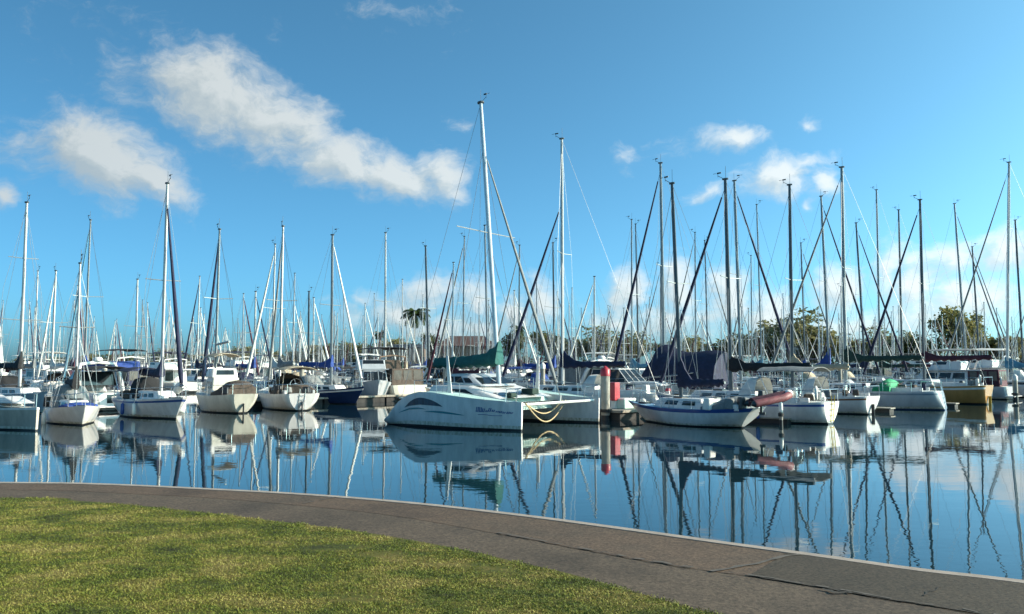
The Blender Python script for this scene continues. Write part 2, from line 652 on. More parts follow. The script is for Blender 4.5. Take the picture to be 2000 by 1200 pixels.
def place(root_xy, heading, local=(0, 0)):
    """world origin so that local point lands on root_xy; heading clockwise from +Y"""
    rz = math.pi / 2 - R(heading)
    c, s = math.cos(rz), math.sin(rz)
    return Vector((root_xy[0] - (c * local[0] - s * local[1]), root_xy[1] - (s * local[0] + c * local[1]), 0)), rz


def sailboat(label, anchor, heading, ref='mast', L=10, B=3.2, fb=(1.0, .95, 1.25), bow_oh=.8, stern_oh=.25, tw=.72, top='gelcoat_white',
             boot='boot_black', stripe=None, deckm='deck_white', mast_f=.08, mast_top=None, Hm=13, r=.1, mastm='aluminium', rake=0.01, spreaders=1,
             cover='canvas_navy', nose=.7, boomz=2.5, boom_l=.4, furl='canvas_navy', frac=.97, furl_r=.075, dodger=None, bimini=None,
             cabin=(-.12, .27, .62, .5), wins=3, extras=(), rail=True, near=True, group=None, name='sailing_boat', cat='sailing boat', boom=True, wlk=.86, bow_pow=2.1, bands=None, stern_w=.32):
    mx = mast_f * L
    loc_ref = {'mast': (mx, 0), 'stern': (-L / 2, 0), 'bow': (L / 2, 0), 'centre': (0, 0)}[ref]
    loc, rz = place(anchor, heading, loc_ref)
    root = thing(name, label, cat, loc, rz, group)
    FOOT.append((label, loc.x, loc.y, heading, L, B))
    H = Hull(L, B, fb, bow_oh, stern_oh, tw, wlk, bow_pow=bow_pow, sw=stern_w)
    H.build(root, M[top], M[boot], M[stripe] if stripe else None, M[deckm], bands=bands)
    # cabin trunk
    x0, x1, wf, hh = cabin[0] * L, cabin[1] * L, cabin[2] * B / 2, cabin[3]
    zd = min(H.sheer(.3), H.sheer(.75)) - .1
    mb, q = frustum(x0, x1, wf, wf * .62, zd, zd + hh + .1, .05, .55, .1)
    cb = mb.build('cabin', M['gelcoat_white'] if top != 'gelcoat_cream' else M[top], root, bevel=.06)
    for side in ('port', 'starboard'):
        for k in range(wins):
            u0 = .12 + k * .76 / wins
            rect = (u0, u0 + .76 / wins * .72, .42, .78)
            if side == 'port':
                rect = (1 - rect[1], 1 - rect[0], .42, .78)
            window(cb, q[side], rect)
    zc = zd + hh + .1
    # cockpit coamings
    mb = MB()
    for sd in (1, -1):
        mb.box((x0 / 2 - L * .215, sd * wf * .93, H.sheer(.2) + .1), (abs(-L * .43 - x0), .16, .3))
    mb.build('cockpit_coaming', M['gelcoat_white'], root, bevel=.04)
    if near:
        for c_, d_ in (((lerp(x0, x1, .55), 0, zc + .03), (.55, .55, .09)), ((H.L * .36, 0, H.sheer(.86) + .02), (.5, .5, .1))):
            mb = MB()
            mb.box(c_, d_)
            mb.build('hatch', M['glass_dark'], root, bevel=.02)
    if mast_top is not None:
        Hm = mast_top
    zm = zc - .05 if x0 < mx < x1 - .3 else H.sheer(.5 + mast_f) - .05
    P, mo = mast_set(root, mx, zm, Hm, r, M[mastm], rake, spreaders, B * .36, gear=near)
    bl = boom_l * L
    if boom:
        boom_set(root, P, max(boomz, zc + .6), bl, M[mastm], M[cover] if cover else None, nose, droop=.15)
    fp = H.deck(.985, 0, 0, .08)
    if furl:
        furled(root, fp, P(Hm * frac), M[furl], furl_r)
    rigging(root, H, P, mx, Hm, zm, B * .36, bool(furl), frac)
    if rail:
        rails(root, H, .12, .84)
    if dodger:
        hood(root, 'spray_hood', M[dodger], x0 - .35, x0 + .9, wf * 1.02, zc - .45, zc + .75)
    if bimini:
        canopy(root, 'bimini', M[bimini], -L * .45, -L * .17, wf * 1.1, zc + 1.35, base=H.sheer(.15))
    for e in extras:
        k = e[0]
        if k == 'fender':
            fender(root, H, e[1], e[2], M[e[3]])
        elif k == 'outboard':
            outboard(root, H.deck(0.0, 1, e[1] if len(e) > 1 else .35, .25) + Vector((-.1, 0, 0)))
        elif k == 'ring':
            ring_buoy(root, H.deck(.03, e[1], .93, .45), (1, .4 * e[1], 0), M[e[2]])
        elif k == 'wheel':
            wheel(root, -L * .33, H.sheer(.2) + .6)
        elif k == 'solar':
            mb = MB()
            mb.box((-L * .47, 0, H.sheer(0) + 1.7), (.7, 1.5, .04), rot=Matrix.Rotation(R(8), 3, 'Y'))
            o = mb.build('solar_panel', M['solar_cell'], root)
            for sd in (1, -1):
                mb = MB()
                mb.tube([(-L * .47, sd * .6, H.sheer(0)), (-L * .47, sd * .6, H.sheer(0) + 1.7)], .022, 5)
                mb.build('panel_post', M['steel'], o)
        elif k == 'ladder':
            mb = MB()
            xs = H.x(0, .5) - .06
            for sd in (1, -1):
                mb.tube([(H.x(0, .1) - .07, sd * .18, .1), (H.x(0, 1) - .07, sd * .18, H.sheer(0) + .3)], .02, 5)
            for i in range(4):
                l = .15 + .25 * i
                mb.tube([(H.x(0, l) - .07, -.18, H.sheer(0) * l), (H.x(0, l) - .07, .18, H.sheer(0) * l)], .018, 5)
            mb.build('boarding_ladder', M[e[1]] if len(e) > 1 else M['steel'], root)
        elif k == 'rudder':
            mb = MB()
            mb.box((H.x(0, .4) - .1, 0, .2), (.2, .05, .85))
            mb.build('rudder', M[e[1]], root, bevel=.02)
        elif k == 'turbine':
            p = H.deck(.02, e[1], .8)
            mb = MB()
            mb.tube([p, p + Vector((0, 0, 2.6))], .03, 6)
            o = mb.build('turbine_pole', M['steel'], root)
            mb = MB()
            mb.tube([p + Vector((.2, 0, 2.7)), p + Vector((-.35, 0, 2.7))], [.1, .04], 8)
            for i in range(3):
                q = 2 * math.pi * i / 3 + .3
                mb.box(p + Vector((.2, math.cos(q) * .27, 2.7 + math.sin(q) * .27)), (.03, .07, .5), rot=Matrix.Rotation(q - math.pi / 2, 3, 'X'))
            mb.build('wind_turbine', M['gelcoat_white'], o)
        elif k == 'bags':
            rnd = random.Random(e[1])
            for i in range(e[2]):
                t = rnd.uniform(.05, .4)
                p = H.deck(t, rnd.choice((1, -1)), rnd.uniform(.3, .9), .25)
                mb = MB()
                mb.box(p, (rnd.uniform(.25, .6), rnd.uniform(.25, .5), rnd.uniform(.3, .6)), rot=Matrix.Rotation(rnd.uniform(0, 3), 3, 'Z'), top=.8)
                mb.build('deck_locker', M[rnd.choice(['canvas_brown', 'fender_white', 'canvas_navy', 'engine_dark', 'canvas_grey'])], root, bevel=.06)
        elif k == 'cloth':   # canvas thrown over cockpit: (mat, x0, x1, height)
            mb = MB()
            rings = []
            rnd = random.Random(5)
            for i in range(7):
                s = i / 6
                x = lerp(e[2] * L, e[3] * L, s)
                zb = H.sheer(max(0, min(1, x / L + .5))) + .0
                hh2 = e[4] * (.75 + .25 * math.sin(s * 5.0)) * rnd.uniform(.9, 1.05)
                hw_ = H.half(max(0.03, min(.98, x / L + .5)))
                rings.append([Vector((x, y * hw_ * .96, zb + h * hh2)) for y, h in ((-1, -.08), (-.98, .45), (-.6, .92), (0, 1.05), (.6, .92), (.98, .45), (1, -.08))])
            mb.loft(rings)
            mb.build('cockpit_cover', M[e[1]], root, smooth=60)
        elif k == 'band':
            pass
    return root, H, P


def motorboat(label, anchor, heading, ref='centre', style='flybridge', L=10, B=3.4, fb=(1.1, 1.2, 1.75), top='gelcoat_white', boot='boot_black',
              stripe=None, canvas='canvas_navy', enclosure=None, hard='gelcoat_white', extras=(), group=None, name='motor_cruiser', cat='motor cruiser', cabinm='gelcoat_white', fly_mat=None):
    loc_ref = {'stern': (-L / 2, 0), 'bow': (L / 2, 0), 'centre': (0, 0)}[ref]
    loc, rz = place(anchor, heading, loc_ref)
    root = thing(name, label, cat, loc, rz, group)
    FOOT.append((label, loc.x, loc.y, heading, L, B))
    H = Hull(L, B, fb, .9, -.1, .9, .86, bow_pow=2.6, rnd=.02, sw=.82)
    H.build(root, M[top], M[boot], M[stripe] if stripe else None)
    zd = H.sheer(.4) - .08
    fm = M[fly_mat] if fly_mat else M[cabinm]
    if style == 'express':
        mb, q = frustum(-.06 * L, .37 * L, B * .40, B * .24, zd, zd + .62, .3, 1.1, .16)
        fd = mb.build('foredeck_cabin', M[cabinm], root, bevel=.1)
        for s in ('port', 'starboard'):
            window(fd, q[s], (.3, .5, .45, .75) if s == 'starboard' else (.5, .7, .45, .75))
        mb, q = frustum(-.2 * L, .1 * L, B * .42, B * .36, zd + .5, zd + 1.45, .2, .95, .2)
        ws = mb.build('windscreen', M['glass_dark'], root, bevel=.05)
        mb = MB()
        for s in ('port', 'starboard', 'front'):
            e = q[s]
            for u in ((0, .5, 1) if s != 'front' else (.35, .65)):
                mb.tube([bil(e, u, 0), bil(e, u, 1.0)], .03, 5)
            mb.tube([bil(e, 0, 1), bil(e, 1, 1)], .035, 5)
            mb.tube([bil(e, 0, .03), bil(e, 1, .03)], .035, 5)
        mb.build('window_frame', M[cabinm], ws)
        mb = MB()
        arch = [(-.27 * L, B * .46, zd + .1), (-.22 * L, B * .44, zd + 1.2), (-.19 * L, B * .36, zd + 1.95), (-.185 * L, 0, zd + 2.08), (-.19 * L, -B * .36, zd + 1.95), (-.22 * L, -B * .44, zd + 1.2), (-.27 * L, -B * .46, zd + .1)]
        mb.tube(arch, [.16, .15, .13, .13, .13, .15, .16], 7)
        mb.build('radar_arch', M[cabinm], root, smooth=60)
        mb = MB()
        mb.tube([(-.19 * L, .0, zd + 2.15), (-.19 * L, 0, zd + 2.3), (-.19 * L, 0, zd + 2.42)], [.26, .3, .2], 10)
        mb.build('radar_dome', M['gelcoat_white'], root, smooth=60)
        canopy(root, 'canopy', M[canvas], -.46 * L, -.08 * L, B * .43, zd + 1.85, base=zd)
        if enclosure:
            mb, q = frustum(-.47 * L, -.2 * L, B * .44, B * .42, zd, zd + 1.65, .1, .05, .06)
            mb.build('canvas_enclosure', M[enclosure], root, bevel=.06)
    else:
        mb, q = frustum(-.22 * L, .27 * L, B * .40, B * .33, zd, zd + 1.35, .05, .95, .12)
        cb = mb.build('saloon', M[cabinm], root, bevel=.08)
        for s in ('port', 'starboard'):
            for a, b in ((.07, .3), (.34, .57), (.61, .84)):
                window(cb, q[s], (a, b, .45, .86) if s == 'starboard' else (1 - b, 1 - a, .45, .86))
        for a, b in ((.05, .33), (.36, .64), (.67, .95)):
            window(cb, q['front'], (a, b, .35, .9))
        window(cb, q['aft'], (.15, .5, .1, .9))
        zf = zd + 1.35
        mb = MB()
        mb.box((-.07 * L, 0, zf + .04), (.5 * L, B * .84, .1))
        mb.build('roof', M[cabinm], cb, bevel=.04)
        mb, q = frustum(-.16 * L, .12 * L, B * .36, B * .31, zf + .08, zf + .85, .0, .5, .06)
        fb_ = mb.build('flybridge', fm, root, bevel=.07)
        for a, b in ((.06, .94),):
            window(fb_, q['front'], (a, b, .55, .95))
            window(fb_, q['starboard'], (.5, .95, .6, .92))
            window(fb_, q['port'], (.05, .5, .6, .92))
        if hard == 'open':
            pass
        elif canvas:
            canopy(root, 'bimini', M[canvas], -.24 * L, .1 * L, B * .39, zf + 2.0, base=zf + .1, drop=.16)
        mb = MB()
        mb.tube([(-.2 * L, B * .36, zf), (-.24 * L, B * .33, zf + 1.1), (-.24 * L, 0, zf + 1.25), (-.24 * L, -B * .33, zf + 1.1), (-.2 * L, -B * .36, zf)], .07, 6)
        mb.build('radar_arch', M[cabinm], root, smooth=60)
        mb = MB()
        for yy in (.5, -.5):
            mb.tube([(-.24 * L, yy, zf + 1.2), (-.3 * L, yy, zf + 3.0)], .012, 4)
        mb.build('antenna', M['fender_white'], root)
        if enclosure:
            mb, q = frustum(-.46 * L, -.215 * L, B * .41, B * .41, zd, zd + 1.45, .06, .0, .05)
            ce = mb.build('canvas_enclosure', M[enclosure], root, bevel=.06)
            for sd_ in ('port', 'starboard', 'aft'):
                for a, b in ((.06, .3), (.36, .62), (.68, .94)):
                    window(ce, q[sd_], (a, b, .35, .9), M['vinyl_clear'])
        else:
            mb = MB()
            mb.box((-.34 * L, 0, zf + .02), (.24 * L, B * .8, .07))
            for sd in (1, -1):
                mb.tube([(-.44 * L, sd * B * .36, zd), (-.44 * L, sd * B * .36, zf)], .025, 5)
            mb.build('cockpit_roof', M[cabinm], root)
    rails(root, H, .45, .88, .65, pushpit=False)
    mb = MB()
    mb.box((-L / 2 - .3, 0, .28), (.75, B * .8, .08))
    mb.build('swim_platform', M['gelcoat_white'], root, bevel=.02)
    for e in extras:
        if e[0] == 'fender':
            fender(root, H, e[1], e[2], M[e[3]])
        elif e[0] == 'ring':
            ring_buoy(root, H.deck(.03, e[1], .9, .5), (1, .3, 0), M[e[2]])
        elif e[0] == 'doors':
            mb = MB()
            for y0, y1 in e[1]:
                mb.plate([(H.x(0, .5) - .0, y1, .5), (H.x(0, .5), y0, .5), (H.x(0, .98), y0, 1.05), (H.x(0, .98), y1, 1.05)], off=.02)
            mb.build('transom_door', M['glass_dark'], root)
    return root, H


# ------------------------------------------------------------------ sky, clouds, sun
SUN_AZ, SUN_EL = 92.0, 22.0
EXPO = 0.88
w = bpy.data.worlds.new('World')
scene.world = w
w.use_nodes = True
nt = w.node_tree
N, LK = nt.nodes, nt.links
bg = N['Background']
bg.inputs['Strength'].default_value = 0.11
sky = N.new('ShaderNodeTexSky')
sky.sky_type = 'NISHITA'
sky.sun_disc = False
sky.sun_elevation = R(SUN_EL)
sky.sun_rotation = R(SUN_AZ)
sky.altitude = 0
sky.air_density = 0.4
sky.dust_density = 2.0
sky.ozone_density = 8.0


def math_node(op, a, b=None, c=None):
    n = N.new('ShaderNodeMath')
    n.operation = op
    for i, v in enumerate((a, b, c)):
        if v is None:
            continue
        if isinstance(v, (int, float)):
            n.inputs[i].default_value = v
        else:
            LK.new(v, n.inputs[i])
    return n.outputs[0]


def azel(px, py):
    d = ray(px, py).normalized()
    return math.atan2(d.x, d.y), math.asin(d.z)


# (column, row, half width, half height, tilt in degrees (clockwise on screen), weight, wispiness)
CLOUDS = [(200, 305, 150, 74, 14, 1.08), (140, 262, 80, 52, 0, .85), (285, 345, 120, 46, 16, .95), (20, 378, 36, 32, 0, .7), (20, 262, 70, 40, 20, .45),
          (390, 172, 150, 76, 12, 1.02), (510, 216, 150, 74, 18, 1.02), (600, 255, 120, 55, 30, .85), (660, 310, 110, 60, 15, .95), (770, 340, 135, 52, 12, 1.0),
          (865, 345, 52, 62, -15, .85), (240, 170, 70, 36, 15, .26), (310, 128, 80, 30, 15, .38),
          (1422, 274, 76, 25, 6, .9), (1585, 256, 32, 17, 0, .5), (1230, 300, 26, 22, -20, .36), (1300, 292, 40, 20, 0, .16),
          (1525, 352, 90, 36, 5, .9), (1615, 362, 42, 30, -10, .85), (1575, 328, 60, 15, -8, .6), (1390, 372, 45, 18, 0, .45), (1575, 404, 20, 10, 0, .5),
          (735, 6, 42, 24, 0, .08), (860, 20, 65, 22, 0, .1), (910, 252, 32, 18, 20, .3), (190, 75, 60, 22, 15, .02),
          # low bank along the horizon
          (1225, 575, 42, 62, 0, 0.90), (1320, 560, 55, 62, 0, 0.90), (1415, 580, 60, 66, 0, 0.90), (1500, 610, 80, 52, 0, 0.81), (1640, 575, 60, 56, 0, 0.81), (1735, 535, 42, 62, 0, 0.90),
          (1790, 565, 60, 62, 0, 0.90), (1860, 520, 60, 40, -6, 0.81), (1950, 505, 90, 52, -12, 0.95), (2060, 480, 90, 60, -10, 0.90), (1900, 580, 120, 52, 0, 0.81), (1300, 630, 260, 45, 0, 0.63), (1700, 630, 300, 45, 0, 0.68),
          (1060, 590, 40, 58, 0, 0.81), (1000, 610, 60, 46, 0, 0.81), (930, 590, 46, 46, 0, 0.77), (840, 580, 75, 42, 0, 0.81), (780, 610, 60, 42, 0, 0.72), (880, 640, 180, 38, 0, 0.72),
          (720, 580, 46, 20, 0, 0.50), (690, 610, 70, 36, 0, 0.45),
          # out of frame, for the reflections and for other views
          (2500, 350, 260, 90, -10, .9), (2900, 520, 320, 90, 0, 1.0), (-500, 420, 260, 80, 12, .9), (-900, 560, 300, 70, 0, .9)]
tc = N.new('ShaderNodeTexCoord')
sep = N.new('ShaderNodeSeparateXYZ')
LK.new(tc.outputs['Generated'], sep.inputs[0])
azn = math_node('ARCTAN2', sep.outputs[0], sep.outputs[1])
eln = math_node('ARCSINE', sep.outputs[2])
cmb = N.new('ShaderNodeCombineXYZ')
LK.new(azn, cmb.inputs[0])
LK.new(eln, cmb.inputs[1])
POL = cmb.outputs[0]


def vec(op, a, b):
    n = N.new('ShaderNodeVectorMath')
    n.operation = op
    for i, v in enumerate((a, b)):
        if isinstance(v, tuple):
            n.inputs[i].default_value = v
        else:
            LK.new(v, n.inputs[i])
    return n.outputs[0]


def noise(p, scale, detail=8, rough=.6, color=False):
    n = N.new('ShaderNodeTexNoise')
    n.inputs['Scale'].default_value = scale
    n.inputs['Detail'].default_value = detail
    n.inputs['Roughness'].default_value = rough
    LK.new(p, n.inputs['Vector'])
    return n.outputs['Color' if color else 'Fac']


def after(v, dep):
    # evaluate v only once dep is known (keeps the shader's working set small)
    n = N.new('ShaderNodeVectorMath')
    n.operation = 'MULTIPLY_ADD'
    LK.new(dep, n.inputs[0])
    n.inputs[1].default_value = (1e-7, 1e-7, 1e-7)
    LK.new(v, n.inputs[2])
    return n.outputs[0]


def density(P):
    wob = noise(P, 9.0, 4, .6, True)
    off = vec('MULTIPLY', vec('SUBTRACT', wob, (.5, .5, .5)), (.085, .06, 0))
    P2 = vec('ADD', P, off)
    acc = None
    for px, py, rx, ry, tilt, wt in CLOUDS:
        a, e = azel(px, py)
        cs = math.cos(a)
        mp = N.new('ShaderNodeMapping')
        mp.vector_type = 'TEXTURE'
        mp.inputs['Location'].default_value = (a, e, 0)
        mp.inputs['Rotation'].default_value = (0, 0, -R(tilt))
        mp.inputs['Scale'].default_value = (rx / FPX * 1.12 * cs, ry / FPX * 1.25, 1)
        LK.new(P2 if acc is None else after(P2, acc), mp.inputs['Vector'])
        ln = N.new('ShaderNodeVectorMath')
        ln.operation = 'LENGTH'
        LK.new(mp.outputs[0], ln.inputs[0])
        v = math_node('MULTIPLY_ADD', ln.outputs['Value'], -wt, wt)
        acc = v if acc is None else math_node('SMOOTH_MAX', acc, v, .18)
    st = vec('MULTIPLY', P2, (1, 1.5, 1))
    n1 = noise(st, 18.0, 10, .66)
    k = math_node('MULTIPLY_ADD', n1, 1.45, -.75)
    return math_node('ADD', acc, k)


D0 = density(POL)
D1 = density(after(vec('ADD', POL, (.013, .013, 0)), D0))
mr = N.new('ShaderNodeMapRange')
mr.interpolation_type = 'SMOOTHSTEP'
mr.inputs['From Min'].default_value = -.02
mr.inputs['From Max'].default_value = .74
LK.new(D0, mr.inputs['Value'])
alpha = math_node('MULTIPLY', mr.outputs[0], .84)
# brightness of the cloud: thick in front of the sun -> greyer
lit = N.new('ShaderNodeMapRange')
lit.inputs['From Min'].default_value = -.26
lit.inputs['From Max'].default_value = .24
LK.new(math_node('SUBTRACT', D0, D1), lit.inputs['Value'])
ramp = N.new('ShaderNodeValToRGB')
ramp.color_ramp.elements[0].color = (.60, .69, .72, 1)
ramp.color_ramp.elements[1].color = (.90, .945, .92, 1)
e_ = ramp.color_ramp.elements.new(.5)
e_.color = (.72, .79, .785, 1)
LK.new(lit.outputs[0], ramp.inputs['Fac'])
# clouds brighten towards the sun side of the sky
side = N.new('ShaderNodeMapRange')
side.inputs['From Min'].default_value = -.55
side.inputs['From Max'].default_value = .45
side.inputs['To Min'].default_value = .76 / (.11 * 2 ** EXPO)
side.inputs['To Max'].default_value = 1.15 / (.11 * 2 ** EXPO)
LK.new(azn, side.inputs['Value'])
ccol = vec('SCALE', ramp.outputs[0], (0, 0, 0))
LK.new(side.outputs[0], ccol.node.inputs['Scale'])
KK = 0.11 * 2 ** EXPO
sc_ = vec('MULTIPLY', sky.outputs[0], (.1, .1, .1))
gmn = N.new('ShaderNodeGamma')
gmn.inputs['Gamma'].default_value = .93
LK.new(sc_, gmn.inputs['Color'])
blue = vec('MULTIPLY', gmn.outputs[0], (2.72 / KK, 4.02 / KK, 2.88 / KK))
# clearer air on the left, a thin bright veil towards the sun on the right
veil = N.new('ShaderNodeMapRange')
veil.inputs['From Min'].default_value = -.6
veil.inputs['From Max'].default_value = .6
veil.inputs['To Min'].default_value = .80
veil.inputs['To Max'].default_value = 1.10
LK.new(azn, veil.inputs['Value'])
blue = vec('SCALE', blue, (0, 0, 0))
LK.new(veil.outputs[0], blue.node.inputs['Scale'])
mx = N.new('ShaderNodeMix')
mx.data_type = 'RGBA'
LK.new(alpha, mx.inputs['Factor'])
LK.new(blue, mx.inputs[6])
LK.new(ccol, mx.inputs[7])
LK.new(mx.outputs[2], bg.inputs['Color'])

sl = bpy.data.lights.new('sun', 'SUN')
sl.energy = 5.0
sl.angle = R(0.5)
sl.color = (1.0, .88, .70)
so = bpy.data.objects.new('sun', sl)
COL.objects.link(so)
sd_ = Vector((math.sin(R(SUN_AZ)) * math.cos(R(SUN_EL)), math.cos(R(SUN_AZ)) * math.cos(R(SUN_EL)), math.sin(R(SUN_EL))))
so.rotation_euler = sd_.to_track_quat('Z', 'Y').to_euler()
so.location = (60, 10, 40)

scene.view_settings.view_transform = 'Standard'
scene.view_settings.look = 'None'
scene.view_settings.gamma = 1
scene.view_settings.exposure = EXPO
scene.cycles.use_denoising = True
scene.cycles.max_bounces = 6
scene.cycles.glossy_bounces = 3
scene.cycles.sample_clamp_indirect = 6

# ------------------------------------------------------------------ water
wm = bpy.data.materials.new('harbour_water')
wm.use_nodes = True
t = wm.node_tree
p = t.nodes['Principled BSDF']
p.inputs['Base Color'].default_value = (.006, .022, .030, 1)
p.inputs['Roughness'].default_value = .015
p.inputs['IOR'].default_value = 1.45
tcw = t.nodes.new('ShaderNodeTexCoord')
hs = []
for sc, st, amp in ((.55, (1, 1.6, 1), 1.0), (2.6, (1, 1.5, 1), .26), (.11, (1, 1, 1), 2.6)):
    mp = t.nodes.new('ShaderNodeMapping')
    mp.inputs['Scale'].default_value = st
    nz = t.nodes.new('ShaderNodeTexNoise')
    nz.inputs['Scale'].default_value = sc
    nz.inputs['Detail'].default_value = 2
    t.links.new(tcw.outputs['Object'], mp.inputs['Vector'])
    t.links.new(mp.outputs[0], nz.inputs['Vector'])
    ml = t.nodes.new('ShaderNodeMath')
    ml.operation = 'MULTIPLY'
    ml.inputs[1].default_value = amp
    t.links.new(nz.outputs['Fac'], ml.inputs[0])
    if sc == 2.6:   # breeze patches: the fine ripple comes and goes
        pn = t.nodes.new('ShaderNodeTexNoise')
        pn.inputs['Scale'].default_value = .09
        pn.inputs['Detail'].default_value = 3
        t.links.new(tcw.outputs['Object'], pn.inputs['Vector'])
        pr = t.nodes.new('ShaderNodeMapRange')
        pr.inputs['From Min'].default_value = .42
        pr.inputs['From Max'].default_value = .66
        pr.inputs['To Min'].default_value = .35
        pr.inputs['To Max'].default_value = 2.6
        t.links.new(pn.outputs['Fac'], pr.inputs['Value'])
        m2 = t.nodes.new('ShaderNodeMath')
        m2.operation = 'MULTIPLY'
        t.links.new(ml.outputs[0], m2.inputs[0])
        t.links.new(pr.outputs[0], m2.inputs[1])
        hs.append(m2.outputs[0])
    else:
        hs.append(ml.outputs[0])
a1 = t.nodes.new('ShaderNodeMath')
t.links.new(hs[0], a1.inputs[0])
t.links.new(hs[1], a1.inputs[1])
a2 = t.nodes.new('ShaderNodeMath')
t.links.new(a1.outputs[0], a2.inputs[0])
t.links.new(hs[2], a2.inputs[1])
bm_ = t.nodes.new('ShaderNodeBump')
bm_.inputs['Strength'].default_value = 1.0
bm_.inputs['Distance'].default_value = .0036
t.links.new(a2.outputs[0], bm_.inputs['Height'])
t.links.new(bm_.outputs['Normal'], p.inputs['Normal'])
mb = MB()
mb.add([(-3000, -40, 0), (3000, -40, 0), (3000, 5000, 0), (-3000, 5000, 0)], [(0, 1, 2, 3)])
structure(mb.build('water', wm))

# ------------------------------------------------------------------ promenade
EDGE = [(0, 943), (200, 946), (400, 955), (600, 966), (800, 982), (1000, 1004), (1200, 1030), (1400, 1058), (1600, 1085), (1800, 1113), (2000, 1136)]
GRASS = [(0, 974), (150, 980), (300, 992), (500, 1015), (700, 1040), (900, 1075), (1000, 1098), (1100, 1120), (1200, 1148), (1300, 1176), (1390, 1200)]


def densify(pts, n=6):
    """Catmull-Rom through the points"""
    out = []
    P = [pts[0]] + pts + [pts[-1]]
    for i in range(1, len(P) - 2):
        for k in range(n):
            s = k / n
            a, b, c, d = P[i - 1], P[i], P[i + 1], P[i + 2]
            out.append(tuple(.5 * (2 * b[j] + (c[j] - a[j]) * s + (2 * a[j] - 5 * b[j] + 4 * c[j] - d[j]) * s * s + (3 * b[j] - a[j] - 3 * c[j] + d[j]) * s ** 3) for j in range(2)))
    out.append(pts[-1])
    return out


e_pts = [ground(x, y, LAND) for x, y in EDGE]
e_pts = [(-60, 11.2), (-30, 12.2), (-14, 12.3)] + [(v.x, v.y) for v in e_pts] + [(6.0, 5.25), (9, 3.4), (16, -1.5), (40, -16)]
g_pts = [ground(x, y, LAND) for x, y in GRASS]
g_pts = [(-60, 9.0), (-30, 9.9), (-14, 10.2)] + [(v.x, v.y) for v in g_pts] + [(2.3, 5.0), (3.7, 3.6), (9, -1.2), (30, -18)]
edge = densify(e_pts)
gras = densify(g_pts)
n_ = min(len(edge), len(gras))
e2 = [Vector((x, y, 0)) for x, y in edge]
g2 = [Vector((x, y, 0)) for x, y in gras]


def resample(pts, n):
    ln = [0]
    for a, b in zip(pts, pts[1:]):
        ln.append(ln[-1] + (b - a).length)
    out = []
    j = 0
    for i in range(n):
        s = ln[-1] * i / (n - 1)
        while j < len(ln) - 2 and ln[j + 1] < s:
            j += 1
        k = (s - ln[j]) / max(1e-6, ln[j + 1] - ln[j])
        out.append(pts[j].lerp(pts[j + 1], k))
    return out


def offset(pts, d):
    out = []
    for i, p in enumerate(pts):
        t = (pts[min(i + 1, len(pts) - 1)] - pts[max(i - 1, 0)]).normalized()
        out.append(p + Vector((t.y, -t.x, 0)) * d)
    return out


def nearest(p, pts):
    return min(pts, key=lambda q: (q - p).length_squared)


def gp(x, y):
    v = ground(x, y, LAND)
    return Vector((v.x, v.y, 0))


COP = .085
inner_edge = offset(e2, COP)
# the seam between the brown outer slabs and the grey inner strip
seam = [ground(x, y, LAND) for x, y in ((0, 957), (200, 962), (400, 972), (560, 985), (760, 1006), (1000, 1048), (1200, 1086), (1390, 1117), (1480, 1128), (1600, 1148), (1760, 1176), (1900, 1197), (2060, 1224))]
seam = [(-60, 10.2), (-30, 11.1), (-14, 11.35)] + [(v.x, v.y) for v in seam] + [(8.2, 2.4), (15, -2.6), (38, -17)]
seam = resample([Vector((x, y, 0)) for x, y in densify(seam)], 200)
inner_res = [nearest(p_, resample(inner_edge, 900)) for p_ in seam]


def sheet(name, a, b, z, m, b_z=None):
    mb = MB()
    n = len(a)
    mb.add([(p.x, p.y, z) for p in a] + [(p.x, p.y, z if b_z is None else b_z) for p in b], [(i, n + i, n + i + 1, i + 1) for i in range(n - 1)])
    o = mb.build(name, m)
    bm = bmesh.new()
    bm.from_mesh(o.data)
    bmesh.ops.recalc_face_normals(bm, faces=bm.faces)
    if sum(f.normal.z * f.calc_area() for f in bm.faces) < 0:
        bmesh.ops.reverse_faces(bm, faces=bm.faces)
    bm.to_mesh(o.data)
    bm.free()
    return structure(o)


